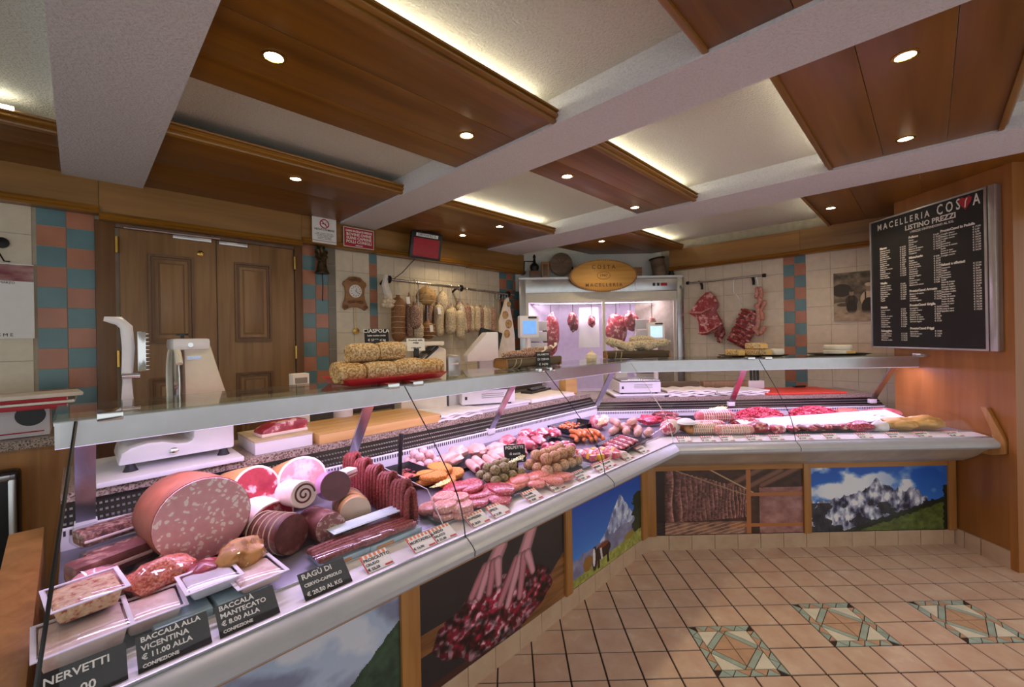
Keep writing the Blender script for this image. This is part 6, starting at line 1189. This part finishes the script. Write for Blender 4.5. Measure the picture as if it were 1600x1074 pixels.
tied('upper netted pink roast lying on the others', .56, -.16, .25, .045, 'pork', .035); tied('reddish netted roast at the left, close to the corner', .17, .03, .16, .05, 'lamb', 0, .9); tied('tan netted roast beside the white paper cap', .37, .06, .20, .04, 'roast_tan'); tied('pale netted roast in front, right of the tan one', .56, .09, .24, .036, 'burger'); tied('pink netted roast behind the front row', .46, -.06, .22, .036, 'pork'); tied('small netted roast behind the tan one', .34, -.04, .16, .036, 'roast_tan')
cp = G('folded_paper', 'small white folded paper lying on the tan roast', 'paper', 'R', .27, .05, .075); MB().lathe([(.06,0),(.055,.014),(.03,.028),(.002,.034)], 14).obj('paper', 'paper', cp); MB().lathe([(.062,0),(.062,.002)], 14).obj('edge', 'paper', cp)
def mince(lab, t, d, w_, dp, h, seed, m_='mince', n=150):
    q = G('minced_meat', lab, 'minced meat', 'R', t, d, .008, 0, 'minced meat heaps'); g_ = random.Random(seed); m = MB(); MB().blob(w_*.9, dp*.9, h*.9, .1, 2, seed, 3, flat=.1).obj('core', m_, q, (0,0,.004))
    for k in range(n):
        a = g_.uniform(0, 2*PI); rr_ = math.sqrt(g_.random()); x = w_*rr_*math.cos(a); y = dp*rr_*math.sin(a); z = h*math.sqrt(max(.02, 1-rr_**2*.96)); b = g_.uniform(0, PI); l = .018; m.tube([(x-l*math.cos(b), y-l*math.sin(b), z-.004), (x, y, z+.003), (x+l*math.cos(b), y+l*math.sin(b), z-.004)], .0042, 5)
    o = m.obj('strands', m_, q); o['kind'] = 'stuff'
mince('left heap of bright minced meat at the back', 1.00, -.36, .18, .10, .085, 1, n=190); mince('right heap of bright minced meat at the back', 1.40, -.34, .19, .11, .09, 2, n=190); mince('flat heap of minced meat before the left one', .78, -.12, .13, .08, .055, 3, 'pork')
for k, (t, d, lab) in enumerate(((1.02,-.20,'left'),(1.12,-.18,'middle'),(1.22,-.20,'right'))): chunk('pork_slices', 'pale pork fillet between the two mince heaps, '+lab, 'pork', t, d, .008, .07, .045, .03, 'pork', 90+k, film=False, side='R', rot=.5*k)
chunk('chicken_fillets', 'orange-pink fillets behind the long white paper', 'chicken', 1.68, -.38, .01, .09, .055, .035, 'spiced', 95, film=False, side='R'); chunk('turkey_piece', 'large pink piece at the right back of the short counter', 'turkey', 1.88, -.30, .01, .15, .075, .04, 'pork', 96, film=False, side='R'); chunk('turkey_piece', 'pink piece left of the large one behind the paper', 'turkey', 1.60, -.24, .01, .11, .05, .03, 'lamb', 97, film=False, side='R')
lp = G('paper_strip', 'long white printed paper strip laid across the short counter', 'paper', 'R', 1.28, -.09, .050, .13); lp.rotation_euler = (.22, -.02, .13); MB().box(-.60,.60,-.085,.085,0,.003).obj('sheet', 'paper', lp); MB().add([(.40,-.01,.0034),(.46,.01,.0034),(.42,.012,.0034),(.44,-.02,.0034),(.50,-.03,.0034),(.46,-.008,.0034)], [(0,1,2),(3,4,5)]).obj('leaf_print', 'green_ball', lp)
btray('long black tray with raw ribs in front', 'R', 1.14, .04, .42, .15, .02)
for k in range(7): chunk('raw_rib', 'small raw rib piece in the long black tray, '+['first','second','third','fourth','fifth','sixth','seventh'][k]+' from left', 'ribs', .98+.055*k, .045, .008, .034, .045, .022, 'beef_dark' if k % 2 else 'lamb', 110+k, film=False, side='R', rot=.3*k)
chunk('beef_fillet', 'round red beef fillet beside the netted roasts', 'beef', .74, .06, .006, .075, .05, .038, 'beef', 120, film=False, side='R'); chunk('beef_fillet', 'second smaller red beef fillet near the long tray', 'beef', .86, .07, .004, .05, .045, .03, 'lamb', 121, film=False, side='R'); chunk('ham_slice', 'deep pink cut in front of the white paper', 'ham', 1.42, .06, .006, .08, .05, .035, 'red_patty', 122, film=False, side='R'); chunk('white_pack', 'white wrapped packet left of the yellow chickens', 'packet', 1.54, .07, .0, .055, .045, .038, 'paper', 123, film=True, side='R')
for k, (t, d, L_, lab) in enumerate(((1.68,.06,.10,'left'), (1.85,.04,.13,'right'))):
    q = chunk('corn_fed_chicken', 'yellow corn-fed chicken, the '+lab+' one of two', 'chicken', t, d, .01, L_, .06, .045, 'corn_chicken', 130+k, film=False, side='R', rot=-.2); MB().sausage([(-.04,-.04,.0),(0,-.055,.01),(.04,-.045,.0)], .022, 10).obj('leg', 'corn_chicken', q); MB().sausage([(.02,.03,.02),(.06,.02,.022),(L_*.9,.0,.0)], .018, 10).obj('wing', 'corn_chicken', q)
hs = ledge('ham_piece', 'raw ham piece with fat edge lying on the white carton', 'ham', 'L', -2.02, -.72, .058, .1); MB().prism([(-.10,0),(.10,.0),(.105,.05),(.06,.062),(-.04,.05),(-.09,.03)], -.05, .05, X90).obj('meat', 'prosciutto', hs, bevel=.012); MB().box(-.098,.10,-.054,.05,-.0,.014).obj('fat_edge', 'fat', hs, bevel=.005)

# ================================================================== PRICE TAGS ON THE RAIL
plain('tag_orange', C(226,120,60), .5); plain('tag_red', C(196,40,56), .5)
def tagplate(lab, side, t, w_, h_, lines, kind, d=.225):
    q = thing('price_tag', lab, 'price tag', put(side, t, d, .780), rz(side), 'price tags on the counter rail'); ln = {'slate': .95, 'o': 1.15, 'r': 1.15}[kind]; M_ = Matrix.Rotation(-ln, 4, 'X'); cs, sn = math.cos(ln), math.sin(ln)
    MB().box(-w_/2, w_/2, -.001, .001, 0, h_, M_).obj('plate', 'slate' if kind == 'slate' else 'label_white', q)
    if kind != 'slate':
        mm = 'tag_orange' if kind == 'o' else 'tag_red'
        for k in range(6): MB().box(-w_/2+w_*k/6+.001, -w_/2+w_*(k+.6)/6, -.0016, -.0009, h_*.80, h_*.99, M_).obj('awning_stripe', mm, q)
        MB().box(-w_/2, -w_/2+.004, -.0016, -.0009, 0, h_, M_).obj('edge_print', 'tag_red', q); MB().box(w_*.18, w_*.47, -.0016, -.0009, h_*.04, h_*.14, M_).obj('meat_print', 'tag_red', q)
    H_ = h_*(.98 if kind == 'slate' else .80); n = len(lines)
    for k, (tx, s) in enumerate(lines):
        v = H_*(1-(k+.5)/n); text('lettering', tx, s, 'chalk' if kind == 'slate' else 'ink', q, (-w_*.44, v*sn-.0018*cs, v*cs+.0018*sn), (PI/2-ln,0,0), 'LEFT', ext=.0002, bold=.0004, sx=.95)
tagplate('slate tag at the front left corner reading nervetti', 'L', -2.655, .125, .075, [('NERVETTI', .022), ('\u20ac 10.00', .024)], 'slate'); tagplate('slate tag for cod Vicenza style', 'L', -2.515, .125, .075, [('BACCAL\u00c0 ALLA', .0155), ('VICENTINA', .0165), ('\u20ac 11.00 ALLA', .0155), ('CONFEZIONE', .010)], 'slate'); tagplate('slate tag for creamed cod', 'L', -2.375, .125, .075, [('BACCAL\u00c0', .017), ('MANTECATO', .0165), ('\u20ac 8.00 ALLA', .0155), ('CONFEZIONE', .010)], 'slate'); tagplate('slate tag for venison ragout', 'L', -2.19, .125, .075, [('RAG\u00d9 DI', .021), ('CERVO-CAPRIOLO', .0125), ('\u20ac 20,50 AL KG', .0155)], 'slate')
names = [(-2.04,'PROSCIUTTO|CRUDO|\u20ac 22,25','o'),(-1.885,'MORTADELLA|\u20ac 16,90','o'),(-1.80,'LARDO|SALATO|\u20ac 21,00','o'),(-1.645,'SOPRESSA|\u20ac 20,50','o'),(-1.54,'SPECK|\u20ac 21,80','o'),(-1.345,'SALAME|CAVALLO|\u20ac 18,80','o'),(-1.19,'POLPETTE|\u20ac 12,90','r'),(-1.0,'POLPETTINE|RICOTTA|\u20ac 13,50','r'),(-.84,'SPIEDINI|\u20ac 15,90','r'),(-.76,'BOCCONI|\u20ac 14,50','r'),(-.58,'SALSICCE|\u20ac 11,90','r'),(-.40,'WURSTEL|\u20ac 10,90','r')]
for t, s, k in names: tagplate('paper price tag with striped awning print, reading '+s.split('|')[0].lower(), 'L', t, .085, .062, [(x, .0145 if i == 0 else .0125) for i, x in enumerate(s.split('|'))], k)
for t, s, k in [(.19,'ROLL\u00c8|\u20ac 13,90','r'),(.34,'ARROSTO|\u20ac 14,90','r'),(.46,'LONZA|\u20ac 12,90','r'),(.63,'FILETTO|\u20ac 29,90','r'),(.77,'COSTATA|\u20ac 24,90','r'),(.95,'SCOTTONA|\u20ac 22,90','r'),(1.12,'COSTINE|\u20ac 8,90','o'),(1.33,'POLLO|\u20ac 7,90','r'),(1.52,'FARAONA|\u20ac 12,50','o'),(1.70,'GALLETTO|\u20ac 9,90','o'),(1.90,'GALLINA|\u20ac 6,90','o')]: tagplate('paper price tag on the short counter, reading '+s.split('|')[0].lower(), 'R', t, .085, .055, [(x, .0145 if i == 0 else .0125) for i, x in enumerate(s.split('|'))], k)
